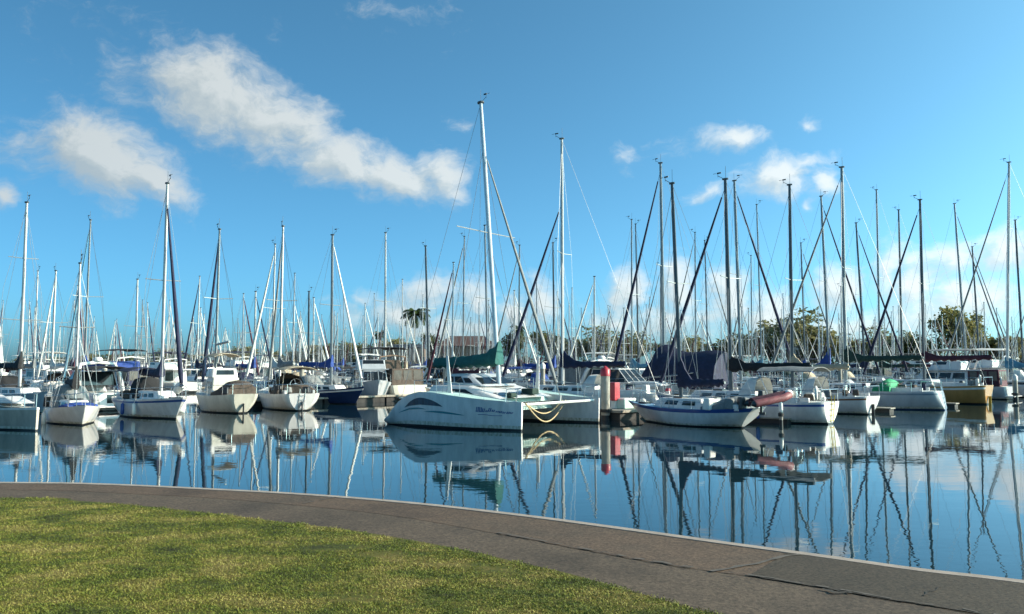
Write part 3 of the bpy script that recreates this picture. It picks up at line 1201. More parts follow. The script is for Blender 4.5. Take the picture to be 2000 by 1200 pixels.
def paving(name, a, b, c, grain=38):
    m = bpy.data.materials.new(name)
    m.use_nodes = True
    t = m.node_tree
    p = t.nodes['Principled BSDF']
    p.inputs['Roughness'].default_value = .85
    p.inputs['Specular IOR Level'].default_value = .3
    tc = t.nodes.new('ShaderNodeTexCoord')
    n1 = t.nodes.new('ShaderNodeTexNoise')
    n1.inputs['Scale'].default_value = .55
    n1.inputs['Detail'].default_value = 7
    n1.inputs['Roughness'].default_value = .62
    r1 = t.nodes.new('ShaderNodeValToRGB')
    r1.color_ramp.elements[0].position = .33
    r1.color_ramp.elements[0].color = (*a, 1)
    r1.color_ramp.elements[1].position = .68
    r1.color_ramp.elements[1].color = (*c, 1)
    e = r1.color_ramp.elements.new(.5)
    e.color = (*b, 1)
    n2 = t.nodes.new('ShaderNodeTexNoise')
    n2.inputs['Scale'].default_value = grain
    n2.inputs['Detail'].default_value = 4
    n2.inputs['Roughness'].default_value = .7
    r2 = t.nodes.new('ShaderNodeValToRGB')
    r2.color_ramp.elements[0].position = .3
    r2.color_ramp.elements[0].color = (.30, .30, .30, 1)
    r2.color_ramp.elements[1].position = .72
    r2.color_ramp.elements[1].color = (1.75, 1.7, 1.62, 1)
    mx = t.nodes.new('ShaderNodeMix')
    mx.data_type = 'RGBA'
    mx.blend_type = 'MULTIPLY'
    mx.inputs['Factor'].default_value = 1
    for n in (n1, n2):
        t.links.new(tc.outputs['Object'], n.inputs['Vector'])
    t.links.new(n1.outputs['Fac'], r1.inputs['Fac'])
    t.links.new(n2.outputs['Fac'], r2.inputs['Fac'])
    t.links.new(r1.outputs[0], mx.inputs[6])
    t.links.new(r2.outputs[0], mx.inputs[7])
    t.links.new(mx.outputs[2], p.inputs['Base Color'])
    b = t.nodes.new('ShaderNodeBump')
    b.inputs['Strength'].default_value = .45
    b.inputs['Distance'].default_value = .0045
    t.links.new(n2.outputs['Fac'], b.inputs['Height'])
    t.links.new(b.outputs['Normal'], p.inputs['Normal'])
    return m


pav_out = paving('paving_brown', (.057, .039, .028), (.100, .067, .046), (.066, .050, .037))
pav_in = paving('paving_grey', (.056, .0415, .030), (.092, .067, .048), (.052, .039, .029))
pav_dark = paving('paving_dark', (.034, .026, .018), (.054, .041, .029), (.036, .0285, .0205))
sheet('path', inner_res, seam, LAND, pav_out)
g_in = [nearest(p_, resample(g2, 900)) for p_ in seam]
g_in = [p_.lerp(q_, 1.2) for p_, q_ in zip(seam, g_in)]
sheet('path_inner_strip', [p_ for p_ in seam], g_in, LAND - .002, pav_in)
# darker slab towards the right, laid over the brown one
i0 = min(range(len(seam)), key=lambda i: (seam[i] - ground(1410, 1120, LAND).to_2d().to_3d()).length)
top_ = [nearest(gp(x, y), resample(inner_edge, 900)) for x, y in ((1580, 1082), (1500, 1072))]
i1 = min(range(len(inner_res)), key=lambda i: (inner_res[i] - top_[0]).length)
sheet('path_repaired_slab', [inner_res[max(i, i1)] + Vector((0, 0, 0)) for i in range(i0, len(seam))], seam[i0:], LAND + .004, pav_dark)
# quay coping and wall
mb = MB()
n = len(e2)
rings = [[(a.x, a.y, LAND - .25), (a.x, a.y, LAND + .012), (b.x, b.y, LAND + .007), (b.x, b.y, LAND - .25)] for a, b in zip(e2, inner_edge)]
mb.loft(rings)
mat('coping', (.36, .29, .24), .85, var=.3, scale=5)
structure(mb.build('quay_edge', M['coping'], smooth=40))
mb = MB()
mb.add([(q.x, q.y, LAND - .1) for q in offset(e2, .02)] + [(q.x, q.y, -2) for q in offset(e2, .02)], [(i, i + 1, n + i + 1, n + i) for i in range(n - 1)])
structure(mb.build('quay_wall', M['dock_concrete']))
# worn joints: the seam and a few cross joints, thin dark strips with ragged edges
mat('joint_dirt', (.036, .029, .023), .95, var=.5, scale=9)
mat('joint_mortar', (.10, .082, .068), .9, var=.4, scale=9)


def joint(pts, w0, m, z, seed, gaps=.0):
    rnd = random.Random(seed)
    pts = [Vector(q) for q in pts]
    ln = sum((b - a).length for a, b in zip(pts, pts[1:]))
    fine = resample(pts, max(8, int(ln / .09)))
    mb = MB()
    vs = []
    for i, q in enumerate(fine):
        tt = (fine[min(i + 1, len(fine) - 1)] - fine[max(i - 1, 0)]).normalized()
        nn = Vector((tt.y, -tt.x, 0))
        jit = rnd.uniform(-.018, .018)
        ww = w0 * rnd.uniform(.35, 1.3)
        for s in (-.5, .5):
            v = q + nn * (jit + s * ww)
            vs.append((v.x, v.y, z))
    fs = [(2 * i, 2 * i + 1, 2 * i + 3, 2 * i + 2) for i in range(len(fine) - 1) if rnd.random() >= gaps]
    mb.add(vs, fs)
    return structure(mb.build('path_joint', m))


seam_vis = [p_ for p_ in seam if gp(900, 1028).x < p_.x < 4.6]
joint(seam_vis, .015, M['joint_dirt'], LAND + .008, 1, .18)
joint(offset(seam_vis, -.03), .03, M['joint_mortar'], LAND + .009, 2, .4)
joint([gp(1390, 1118), gp(1460, 1106), (gp(1530, 1088)), gp(1580, 1082)], .05, M['joint_mortar'], LAND + .009, 3, .2)
joint([gp(1605, 1153), gp(1630, 1159), gp(1664, 1161)], .05, M['joint_dirt'], LAND + .012, 4, .1)
joint([gp(1795, 1168), gp(1838, 1147)], .014, M['joint_dirt'], LAND + .009, 5, .15)
joint([gp(580, 987), gp(660, 971)], .03, M['joint_mortar'], LAND + .008, 6, .3)

# lawn: one sheet reaching far behind the viewer, and a mown sward of blades in view
lm = bpy.data.materials.new('lawn_soil')
lm.use_nodes = True


def grass_shader(m, base_mul, blades):
    t = m.node_tree
    p = t.nodes['Principled BSDF']
    p.inputs['Roughness'].default_value = .7
    p.inputs['Specular IOR Level'].default_value = .2
    geo = t.nodes.new('ShaderNodeNewGeometry')
    mp = t.nodes.new('ShaderNodeMapping')
    mp.inputs['Scale'].default_value = (1, 1.25, 0)
    t.links.new(geo.outputs['Position'], mp.inputs['Vector'])
    n1 = t.nodes.new('ShaderNodeTexNoise')
    n1.inputs['Scale'].default_value = 1.5
    n1.inputs['Detail'].default_value = 6
    n1.inputs['Roughness'].default_value = .68
    t.links.new(mp.outputs[0], n1.inputs['Vector'])
    r = t.nodes.new('ShaderNodeValToRGB')
    cols = [(.30, (.050, .056, .014)), (.42, (.098, .122, .018)), (.50, (.148, .157, .026)), (.59, (.225, .203, .05)), (.72, (.31, .262, .09))]
    r.color_ramp.elements[0].position, r.color_ramp.elements[0].color = cols[0][0], (*cols[0][1], 1)
    r.color_ramp.elements[1].position, r.color_ramp.elements[1].color = cols[-1][0], (*cols[-1][1], 1)
    for q, c in cols[1:-1]:
        e = r.color_ramp.elements.new(q)
        e.color = (*c, 1)
    n2 = t.nodes.new('ShaderNodeTexNoise')
    n2.inputs['Scale'].default_value = 21
    n2.inputs['Detail'].default_value = 3
    t.links.new(mp.outputs[0], n2.inputs['Vector'])
    ad = t.nodes.new('ShaderNodeMath')
    ad.operation = 'MULTIPLY_ADD'
    ad.inputs[1].default_value = .32
    t.links.new(n2.outputs['Fac'], ad.inputs[0])
    t.links.new(n1.outputs['Fac'], ad.inputs[2])
    sb = t.nodes.new('ShaderNodeMath')
    sb.operation = 'SUBTRACT'
    sb.inputs[1].default_value = .16
    t.links.new(ad.outputs[0], sb.inputs[0])
    t.links.new(sb.outputs[0], r.inputs['Fac'])
    ml = t.nodes.new('ShaderNodeMix')
    ml.data_type = 'RGBA'
    ml.blend_type = 'MULTIPLY'
    ml.inputs['Factor'].default_value = 1
    ml.inputs[7].default_value = (*base_mul, 1)
    t.links.new(r.outputs[0], ml.inputs[6])
    t.links.new(ml.outputs[2], p.inputs['Base Color'])


grass_shader(lm, (.58, .5, .44), False)
far_back = [Vector((p_.x * 1.0, -60, 0)) for p_ in g2]
sheet('ground', g2, far_back, LAND + .010, lm)
gm = bpy.data.materials.new('grass_blades')
gm.use_nodes = True
grass_shader(gm, (1, 1, 1), True)
NB = 800000
rs = np.random.RandomState(3)
# sample by distance so blades stay dense near the viewer
yy = 3.2 + (11.2 - 3.2) * rs.rand(NB) ** 1.15
xx = (rs.rand(NB) * 2 - 1) * (yy * .74 + 1.4)
gx = np.array([p_.x for p_ in g2])
gy = np.array([p_.y for p_ in g2])
o_ = np.argsort(gx)
lim = np.interp(xx, gx[o_], gy[o_]) + rs.normal(0, .035, NB) - .01 + .045 * np.sin(xx * 7.3 + 2 * np.sin(xx * 2.9)) + .03 * np.sin(xx * 19 + np.sin(xx * 5))
# bare worn spots
bare = np.zeros(NB, bool)
for (bx, by, ra, rb) in ((640, 1072, .30, .05), (745, 1085, .26, .05), (690, 1072, .2, .03), (700, 1172, .2, .04), (900, 1106, .25, .03), (960, 1115, .22, .04), (540, 1062, .18, .03), (130, 1086, .05, .025), (220, 1040, .2, .02)):
    c = gp(bx, by)
    bare |= (((xx - c.x) / ra) ** 2 + ((yy - c.y) / (rb * 3)) ** 2 + rs.normal(0, .35, NB)) < .8
k = (yy < lim) & (~bare | (rs.rand(NB) < .12))
xx, yy = xx[k], yy[k]
nb = len(xx)
ang = rs.rand(nb) * 2 * np.pi
hh = rs.uniform(.004, .015, nb) * (1 + .22 * np.sin(xx * 5.1 + 1.9 * np.sin(yy * 4.3)) * np.sin(yy * 6.7 + 1.1 * np.sin(xx * 3.3)))
ww = rs.uniform(.0025, .0065, nb)
lean = rs.uniform(.3, 1.9, nb) * hh
la = rs.rand(nb) * 2 * np.pi
co = np.empty((nb, 3, 3), np.float32)
z0 = LAND + .008
co[:, 0] = np.stack([xx - np.cos(ang) * ww, yy - np.sin(ang) * ww, np.full(nb, z0)], 1)
co[:, 1] = np.stack([xx + np.cos(ang) * ww, yy + np.sin(ang) * ww, np.full(nb, z0)], 1)
co[:, 2] = np.stack([xx + np.cos(la) * lean, yy + np.sin(la) * lean, z0 + hh], 1)
me = bpy.data.meshes.new('grass')
me.vertices.add(nb * 3)
me.vertices.foreach_set('co', co.ravel())
me.loops.add(nb * 3)
me.loops.foreach_set('vertex_index', np.arange(nb * 3, dtype=np.int32))
me.polygons.add(nb)
me.polygons.foreach_set('loop_start', np.arange(nb, dtype=np.int32) * 3)
me.update()
me.validate()
me.materials.append(gm)
go = bpy.data.objects.new('grass', me)
COL.objects.link(go)
tag(go, 'short mown green and straw coloured lawn beside the curving path', 'grass')
go['kind'] = 'stuff'


# ------------------------------------------------------------------ the big catamaran
def strip_on(H, h, name, m, rows, side=-1, out=.006):
    """graphic strip on the hull: rows of (t, low level, high level)"""
    mb = MB()
    vs = []
    for t, a, b in rows:
        for l in (a, (a + b) / 2, b):
            vs.append(H.side(t, l, side, out))
    fs = []
    for i in range(len(rows) - 1):
        for j in range(2):
            f = (i * 3 + j, (i + 1) * 3 + j, (i + 1) * 3 + j + 1, i * 3 + j + 1)
            fs.append(f if side < 0 else f[::-1])
    mb.add(vs, fs)
    return mb.build(name, m, h, smooth=60)


CAT_HD = 127
nb_ = at(1020, 36.6)
loc, rz = place((nb_.x, nb_.y), CAT_HD, (5.1 * .80, -3.15 * 1.05))
cat = thing('catamaran', 'large white sailing catamaran with tall mast, teal sail cover and blue hull graphics', 'catamaran', loc, rz)
cat.scale = (.80, 1.05, 1)
FOOT.append(('catamaran', loc.x, loc.y, CAT_HD, 8.9, 8.1))
SH = [(0, .22), (.05, .42), (.09, .8), (.16, 1.25), (.24, 1.55), (.33, 1.68), (.45, 1.64), (.62, 1.5), (.8, 1.38), (1, 1.28)]
for sd in (-1, 1):
    H = Hull(10.2, 1.55, (0, 0, 0), .04, -.05, .8, .9, draft=.4, bow_pow=2.6, sheer=SH, n=26, stem=.055)
    h = H.build(cat, M['gelcoat_white'], M['boot_black'], None, M['deck_mint'], bands=[1, 0, 0, 0, 0, 0, 0], )
    dk = [c for c in cat.children if c.name.startswith('deck')][-1]
    for o in (h, dk):
        o.location.y = sd * 3.15
    if sd < 0:
        HN, hn = H, h
    # saloon-side ports and graphics on the outer face of each hull
    rows = []
    for i in range(15):
        s = i / 14
        t = lerp(.2, .51, s)
        up = math.sin(min(1, s / .35) * math.pi / 2) * (1 if s < .45 else math.cos((s - .45) / .55 * math.pi / 2) ** .8)
        rows.append((t, .63, .63 + .2 * max(up, .02)))
    strip_on(H, h, 'window', M['acrylic_blue'], rows, sd, .008)
    strip_on(H, h, 'hull_graphic', M['stripe_teal'], [(lerp(.14, .38, i / 12), .515 - .008 * i / 12, .515 + .05 * math.sin(math.pi * i / 12) ** .8) for i in range(13)], sd)
    strip_on(H, h, 'hull_graphic', M['stripe_teal'], [(lerp(.36, .66, i / 12), .44 - .01 * i / 12, .44 + .055 * math.sin(math.pi * i / 12) ** .8) for i in range(13)], sd)
mat('script_blue', (.06, .11, .26), .4)
# illegible slanted blue script near the bow of the near hull
mb = MB()
rnd = random.Random(4)
t = .735
while t < .945:
    hgt = rnd.choice((.05, .06, .07, .12)) if t > .76 else .16
    b0 = .60 + .02 * math.sin(t * 40)
    for k in range(2):
        a = t + k * .010
        q = [HN.side(a, b0, -1, .007), HN.side(a + .006, b0, -1, .007), HN.side(a + .013, b0 + hgt, -1, .007), HN.side(a + .007, b0 + hgt, -1, .007)]
        mb.add(q, [(0, 1, 2, 3)])
    q = [HN.side(t, b0, -1, .007), HN.side(t + .016, b0, -1, .007), HN.side(t + .016, b0 + .018, -1, .007), HN.side(t, b0 + .018, -1, .007)]
    mb.add(q, [(0, 1, 2, 3)])
    t += rnd.uniform(.017, .024)
q = [HN.side(.75 + .02 * i, .50 + .01 * math.sin(i), -1, .007) for i in range(8)]
mb.tube(q, .012, 4)
mb.build('lettering', M['script_blue'], hn)
# bridge deck
mb, q = frustum(-3.9, 2.2, 2.55, 2.5, .72, 1.42, .1, .7, .05)
mb.build('bridge_deck', M['deck_mint'], cat, bevel=.12)
mb, q = frustum(-3.1, 2.5, 2.4, 2.2, 1.35, 1.93, .0, 2.7, .35)
cb = mb.build('cabin', M['gelcoat_white'], cat, bevel=.12)
window(cb, q['starboard'], (.45, .75, .3, .7))
window(cb, q['port'], (.25, .55, .3, .7))
for a, b in ((.12, .34), (.4, .6), (.66, .88)):
    window(cb, q['front'], (a, b, .2, .42))
mb, q = frustum(-2.7, .55, 1.75, 1.5, 1.88, 2.5, .0, 1.5, .4)
pod = mb.build('coachroof', M['gelcoat_grey'], cat, bevel=.22)
for a, b in ((.08, .33), (.37, .6), (.64, .84)):
    window(pod, q['starboard'], (a, b, .3, .78 if b < .8 else .66))
    window(pod, q['port'], (1 - b, 1 - a, .3, .78 if b < .8 else .66))
for a, b in ((.06, .47), (.53, .94)):
    window(pod, q['front'], (a, b, .2, .7))
mb = MB()
mb.tube([(4.85, -2.9, 1.16), (4.85, 2.9, 1.16)], .07, 8)
mb.tube([(4.85, 0, 1.16), (4.9, 0, 1.5)], .05, 6)
mb.build('cross_beam', M['mast_white'], cat, smooth=50)
mb = MB()
nx = 26
for i in range(nx + 1):
    y = lerp(-2.6, 2.6, i / nx)
    mb.tube([(2.15, y, 1.12), (3.5, y, 1.04), (4.8, y, 1.12)], .022, 3)
for i in range(14):
    x = lerp(2.2, 4.75, i / 13)
    mb.tube([(x, -2.6, 1.12 - .08 * math.sin(math.pi * i / 13)), (x, 2.6, 1.12 - .08 * math.sin(math.pi * i / 13))], .022, 3)
mb.build('trampoline_net', M['canvas_grey'], cat)
for t_ in (.42, .6, .76):
    f_ = fender(cat, HN, t_, 1, M['fender_white'])
    f_.location.y = -3.15
for sd, x, lean in ((-1, -.35, -.14), (1, .35, .05)):
    mb = MB()
    mb.box((x, sd * 3.1, 2.15), (.34, .07, 2.5), rot=Matrix.Rotation(lean, 3, 'Y'), top=.55)
    mb.build('daggerboard', M['gelcoat_white'], cat, bevel=.025)
mxc = .25
topz = height(192, 41.5)
P, mo = mast_set(cat, mxc, 1.9, topz, .16, M['aluminium'], .105, 1, 2.4)
# shorter upper spreader
boom_set(cat, P, 3.05, 5.4, M['aluminium'], M['canvas_teal'], .5, .34, droop=-.1, thick=.5)
furled(cat, (4.85, 0, 1.5), P(lerp(1.9, topz, .83)), M['canvas_grey'], .075)
HC = Hull(10.2, 7.6, (1.6, 1.6, 1.3), 0, 0, .9)
mb = MB()
for sd in (-1, 1):
    c = Vector((-.8, sd * 3.2, 1.6))
    mb.tube([c, P(topz * .86)], .012, 3)
    mb.tube([c + Vector((.3, 0, 0)), P(topz * .55)], .012, 3)
    mb.tube([(-4.6, sd * 3.0, .9), P(topz)], .012, 3)
mb.build('rigging', M['wire'], cat)
for sd in (-1, 1):
    mb = MB()
    for y0 in (-.6, .6):
        pts = [(x, sd * 3.15 + y0, curve(SH, (x + 5.1) / 10.2) + .6) for x in (-2.4, -.6, 1.2, 3.0, 4.6)]
        if y0 * sd < 0:
            continue
        mb.tube(pts, .012, 4)
        for x, y, z in pts:
            mb.tube([(x, y, z - .62), (x, y, z)], .017, 4)
    mb.tube([(4.3, sd * 3.15 - .4, 1.3), (4.4, sd * 3.15 - .4, 1.85), (5.0, sd * 3.15, 1.9), (4.4, sd * 3.15 + .4, 1.85), (4.3, sd * 3.15 + .4, 1.3)], .02, 5)
    mb.build('guard_rail', M['steel'], cat)
for yA, yB, sag in ((-2.75, 1.9, .95), (-2.75, 1.6, .55)):
    mb = MB()
    A, Bp = Vector((4.95, yA, 1.22)), Vector((3.2, yB + .5, 1.15))
    pts = [A.lerp(Bp, i / 16) - Vector((0, 0, sag * math.sin(math.pi * i / 16))) for i in range(17)]
    mb.tube(pts, .035, 6)
    mb.build('mooring_rope', M['rope'], cat, smooth=60)
for c_, d_ in (((1.9, .8, 1.62), (.9, .55, .3)), ((2.4, -1.2, 1.5), (.5, .5, .22))):
    mb = MB()
    mb.box(c_, d_)
    mb.build('deck_locker', M['canvas_forest'], cat, bevel=.06)

# ------------------------------------------------------------------ right-hand row, sterns towards the sun
sailboat('white classic sloop with blue sheer stripe and navy boom cover before the navy boat tent', (11.4, 37.9), -39, 'stern', L=8.2, B=2.7, fb=(.98, .82, 1.05),
         bow_oh=1.3, stern_oh=1.0, tw=.5, stern_w=.1, stripe='stripe_blue', bands=[1, 0, 0, 0, 0, 2, 2], deckm='deck_blue', mast_f=.06, mast_top=height(353, 41), r=.115, mastm='mast_dark', rake=-.035, spreaders=1,
         cover='canvas_navy', nose=1.25, boomz=1.95, boom_l=.33, furl=None, cabin=(-.17, .25, .64, .46), wins=2, bow_pow=2.0,
         extras=(('bags', 3, 7), ('outboard', .3), ('cloth', 'canvas_grey', -.42, -.2, .55)))
_r, _H, _P = sailboat('white sailing yacht with sunlit rounded white stern and boarding ladder, right of the red dinghy', (16.0, 41.2), -46, 'stern', L=10.5, B=3.3, fb=(1.12, 1.05, 1.35),
         bow_oh=.9, stern_oh=.1, tw=.72, mast_f=.03, mast_top=height(350, 45), r=.13, mastm='mast_dark', rake=-.01, cover='canvas_black', nose=.5, boomz=2.75, boom_l=.44,
         furl='canvas_navy', furl_r=.085, bimini='canvas_grey', dodger='canvas_white', stripe='stripe_blue',
         extras=(('ladder', 'yellow'), ('fender', .3, 1, 'fender_blue'), ('bags', 8, 6), ('ring', 1, 'fender_white'), ('wheel',)))
sailboat('white yacht with brown sheer stripe and dark outboard bracket on its white stern', (21.6, 49.2), -41, 'stern', L=9.6, B=3.1, fb=(1.1, .98, 1.25), stern_oh=.25, tw=.74,
         stripe='stripe_brown', mast_f=.05, mast_top=height(368, 54), r=.13, mastm='mast_dark', cover='canvas_tan', nose=.8, boomz=2.7, furl=None, furl_r=.08, dodger='canvas_white',
         extras=(('rudder', 'engine_dark'), ('bags', 12, 9), ('wheel',)), wins=4)
sailboat('large grey-blue hulled yacht with bright green cockpit cover and dark green boom cover', (28.3, 54.4), -52, 'stern', L=12, B=3.6, fb=(1.25, 1.2, 1.5), stern_oh=-.3, tw=.74,
         top='gelcoat_grey', boot='boot_blue', stripe='hull_slate', mast_f=.0, mast_top=height(334, 59), r=.14, mastm='mast_grey', cover='canvas_forest', nose=.8, boomz=3.3, boom_l=.42,
         furl='canvas_grey', extras=(('cloth', 'canvas_green', -.27, -.18, .8), ('bags', 22, 8), ('ladder',)), wins=4)
sailboat('ochre-hulled yacht with pale yellow sunlit stern and rudder', (36.0, 62.0), -42, 'stern', L=10, B=3.1, fb=(1.45, 1.3, 1.5), stern_oh=.2, tw=.72, top='hull_ochre', stripe='canvas_white',
         mast_f=-.03, mast_top=height(394, 66), r=.13, mastm='mast_dark', cover='canvas_maroon', nose=.5, boomz=3.4, boom_l=.5, furl='canvas_navy', furl_r=.09,
         extras=(('rudder', 'yellow'), ('bags', 31, 5), ('ring', 1, 'fender_white')), deckm='deck_white')
motorboat('white motor cruiser with dark maroon cockpit canvas beside the ochre-hulled yacht', (43.2, 71.5), -47, 'stern', 'flybridge', L=10, B=3.5, canvas='canvas_grey', enclosure='canvas_maroon',
          top='gelcoat_grey', extras=(('ring', 1, 'fender_white'), ('fender', .1, 1, 'fender_white')))
motorboat('pale grey flybridge cruiser cut by the right edge of the picture', (51.5, 79.5), -47, 'stern', 'flybridge', L=12, B=4, canvas='canvas_white', top='gelcoat_white', fb=(1.3, 1.4, 2.0))

# ------------------------------------------------------------------ left-hand row
nbA = at(78, 36.8)
locA, rzA = place((nbA.x, nbA.y), 122, (4.6, 0))
A = thing('catamaran', 'white catamaran bow with moulded foredeck, cut by the left edge', 'catamaran', locA, rzA)
FOOT.append(('catA', locA.x, locA.y, 122, 9.2, 2.2))
HA = Hull(9.2, 2.1, (.9, .95, 1.05), .06, 0, .8, .85, bow_pow=2.3, draft=.4, stem=.06)
HA.build(A, M['gelcoat_dirty_shaded'], M['boot_black'], M['gelcoat_white'], bands=[1, 0, 0, 0, 0, 0, 2])  # brown below the white band is hull shade put into the colour
mb, q = frustum(-4.2, 2.6, .85, .6, 1.05, 1.62, .3, 2.2, .2)
cbA = mb.build('cabin', M['gelcoat_white'], A, bevel=.12)
window(cbA, q['starboard'], (.15, .45, .3, .7))
window(cbA, q['starboard'], (.5, .75, .3, .65))
mb, q = frustum(1.6, 3.7, .75, .42, 1.2, 1.5, .1, 1.2, .1)
mb.build('foredeck_moulding', M['gelcoat_white'], A, bevel=.08)
rails(A, HA, .2, .86)

sailboat('small white sloop with bright blue hatch cover, bow lit by the sun', (at(170, 39.6).x, 39.6), 143, 'bow', L=6.6, B=2.4, fb=(.8, .78, 1.0), bow_oh=.75, stern_oh=.05, tw=.74,
         mast_f=.07, mast_top=height(516, 42), r=.085, mastm='mast_white', cover='canvas_black', nose=.6, boomz=1.9, furl=None, cabin=(-.1, .3, .7, .42), wins=2,
         dodger='canvas_grey', extras=(('cloth', 'canvas_blue', .22, .34, .22), ('fender', .5, -1, 'fender_white'), ('bags', 41, 4), ('outboard', .3)))
motorboat('white motor cruiser with dark soft top, stern lit, behind the small sloop', (at(226, 53.5).x, 53.5), -50, 'stern', 'express', L=8.5, B=3.1, fb=(1.15, 1.15, 1.5), canvas='canvas_black',
          extras=(('doors', ((-.2, .5),)),))
sailboat('grey-white sloop with tall silver mast, navy furled headsail, bow facing right', (at(360, 44.2).x, 44.2), 137, 'bow', L=8.6, B=2.9, fb=(1.05, 1.0, 1.22), bow_oh=1.0, stern_oh=.1,
         stripe='stripe_blue', mast_f=.12, mast_top=height(366, 47.5), r=.12, mastm='mast_white', cover='canvas_navy', nose=.6, boomz=2.4, furl='canvas_navy', furl_r=.09, frac=.93,
         dodger='canvas_black', bimini='canvas_navy', extras=(('bags', 44, 3), ('fender', .45, -1, 'fender_blue'), ('fender', .62, -1, 'fender_white')), wins=3, rake=.0)
# red and white float stowed on its foredeck is a thing of its own
mb = MB()
pz = at(352, 45.3, 1.75)
mb.tube([pz + Vector((-.25, .2, -.25)), pz + Vector((.0, .0, 0)), pz + Vector((.32, -.25, .12))], [.2, .26, .2], 8)
tag(mb.build('life_raft', M['fender_white'], smooth=50), 'white life raft canister on the bow of the tall silver-masted sloop', 'life raft')
_e, _He, _Pe = sailboat('cream motorsailer with brown cockpit canvas and cream flybridge cover', (at(480, 50).x, 50), -38, 'stern', L=8.4, B=2.8, fb=(1.2, 1.05, 1.3), stern_oh=.55, tw=.62, top='gelcoat_cream',
         mast_f=.16, mast_top=height(450, 54.5), r=.11, mastm='mast_grey', cover=None, furl='canvas_navy', furl_r=.09, cabin=(-.1, .24, .66, 1.1), wins=3, boomz=4.3, boom_l=.3,
         extras=(('cloth', 'canvas_brown', -.44, -.2, .85), ('rudder', 'engine_dark'), ('bags', 91, 4)), rail=True)
mb, q = frustum(-.6, 1.3, .85, .7, 2.15, 2.75, .05, .35, .1)
fl_ = mb.build('flybridge', M['gelcoat_white'], _e, bevel=.07)
window(fl_, q['aft'], (.15, .85, .3, .8))
canopy(_e, 'bimini', M['canvas_tan'], -1.0, 1.1, .85, 3.75, base=2.2)
_f, _Hf, _Pf = sailboat('white yacht with broad sunlit stern and brown bimini over a cluttered cockpit', (at(592, 53).x, 53), -29, 'stern', L=10, B=3.2, fb=(1.12, 1.05, 1.3), stern_oh=.3, tw=.72,
         mast_f=.13, mast_top=height(441, 58), r=.125, mastm='mast_white', cover='canvas_grey', nose=.5, boomz=2.9, furl='canvas_grey', bimini='canvas_tan', dodger='canvas_brown',
         extras=(('bags', 51, 12), ('ladder',), ('wheel',), ('rudder', 'engine_dark'), ('cloth', 'canvas_brown', -.36, -.22, .6)))
sailboat('navy-hulled sloop with pale deck, blue boom cover, bow pointing right', (at(712, 61.5).x, 61.5), 128, 'bow', L=10, B=3.1, fb=(1.0, .95, 1.35), bow_oh=1.0, top='hull_navy', boot='boot_black', stripe='gelcoat_white',
         mast_f=.12, mast_top=height(460, 64), r=.13, mastm='mast_grey', cover='canvas_blue', nose=.5, boomz=2.9, furl='sail_white', dodger='canvas_grey',
         extras=(('bags', 61, 3), ('fender', .6, -1, 'fender_white')))
motorboat('grey express cruiser seen bow-on with raked dark windscreen', (at(742, 66).x, 65.5), 164, 'bow', 'flybridge', L=9.5, B=3.3, top='gelcoat_grey', cabinm='gelcoat_grey', canvas=None, fb=(1.2, 1.3, 1.8))
motorboat('tall flybridge cruiser with dark flat awning and brown canvas cockpit behind the catamaran stern', (at(800, 68).x, 69), -40, 'stern', 'flybridge', L=11, B=3.9, canvas='canvas_black', enclosure='canvas_brown',
          cabinm='wall_brown', fly_mat='canvas_brown', fb=(1.3, 1.3, 1.7), top='gelcoat_cream')

# ------------------------------------------------------------------ the pontoon and what stands on it
U = Vector((.682, .731, 0))
NL = Vector((-.731, .682, 0))
W0 = Vector((5.0, 44.6, 0))


def pontoon(name, label, a, ln, wdt, cat_, group=None, ax=None):
    ax = ax or U
    root = thing(name, label, cat_, (a.x, a.y, 0), math.atan2(ax.y, ax.x), group)
    mb = MB()
    k = int(ln / 3) + 1
    for i in range(k):
        x0, x1 = ln * i / k + .01, ln * (i + 1) / k - .01
        mb.box(((x0 + x1) / 2, 0, .46), (x1 - x0, wdt, .14))
    mb.build('walking_deck', M['dock_concrete'], root, bevel=.02)
    mb = MB()
    for i in range(k):
        x0, x1 = ln * i / k + .1, ln * (i + 1) / k - .1
        mb.box(((x0 + x1) / 2, 0, .12), (x1 - x0, wdt * .86, .5))
    mb.build('float', M['dock_float'], root)
    return root


pontoon('floating_walkway', 'floating walkway of concrete slabs with the red cabinet at its end', W0, 92, 2.2, 'pontoon')


def pile(label, x, y, top=2.9, cap='paint_red', r=.24, group=None):
    root = thing('mooring_pile', label, 'pile', (x, y, 0), 0, group)
    mb = MB()
    mb.tube([(0, 0, -1.5), (0, 0, .25)], [r * 1.03, r * 1.03], 14, 1)
    mb.tube([(0, 0, .25), (0, 0, top - .5)], [r, r], 14, 0)
    mb.build('shaft', [M['pile_concrete'], M['boot_black']], root, smooth=50)
    mb = MB()
    mb.tube([(0, 0, top - .55), (0, 0, top - .2), (0, 0, top)], [r * 1.1, r * 1.1, .03], 14)
    mb.build('cap', M[cap], root, smooth=50)
    mb = MB()
    mb.tube([(0, 0, .42), (0, 0, .58)], [r * 1.5, r * 1.5], 12)
    mb.build('collar', M['dock_float'], root)
    return root


pp = at(1182, 44.4)
pile('thick concrete pile with red pointed cap at the end of the floating walkway', pp.x, pp.y)


def on_dock(px, back=0.0):
    """point on the walkway seen in column px"""
    best = min((W0 + U * (i * .05) for i in range(600)), key=lambda q: abs(1000 + FPX * q.x / (q.y * math.cos(PITCH)) - px))
    return best + U * back


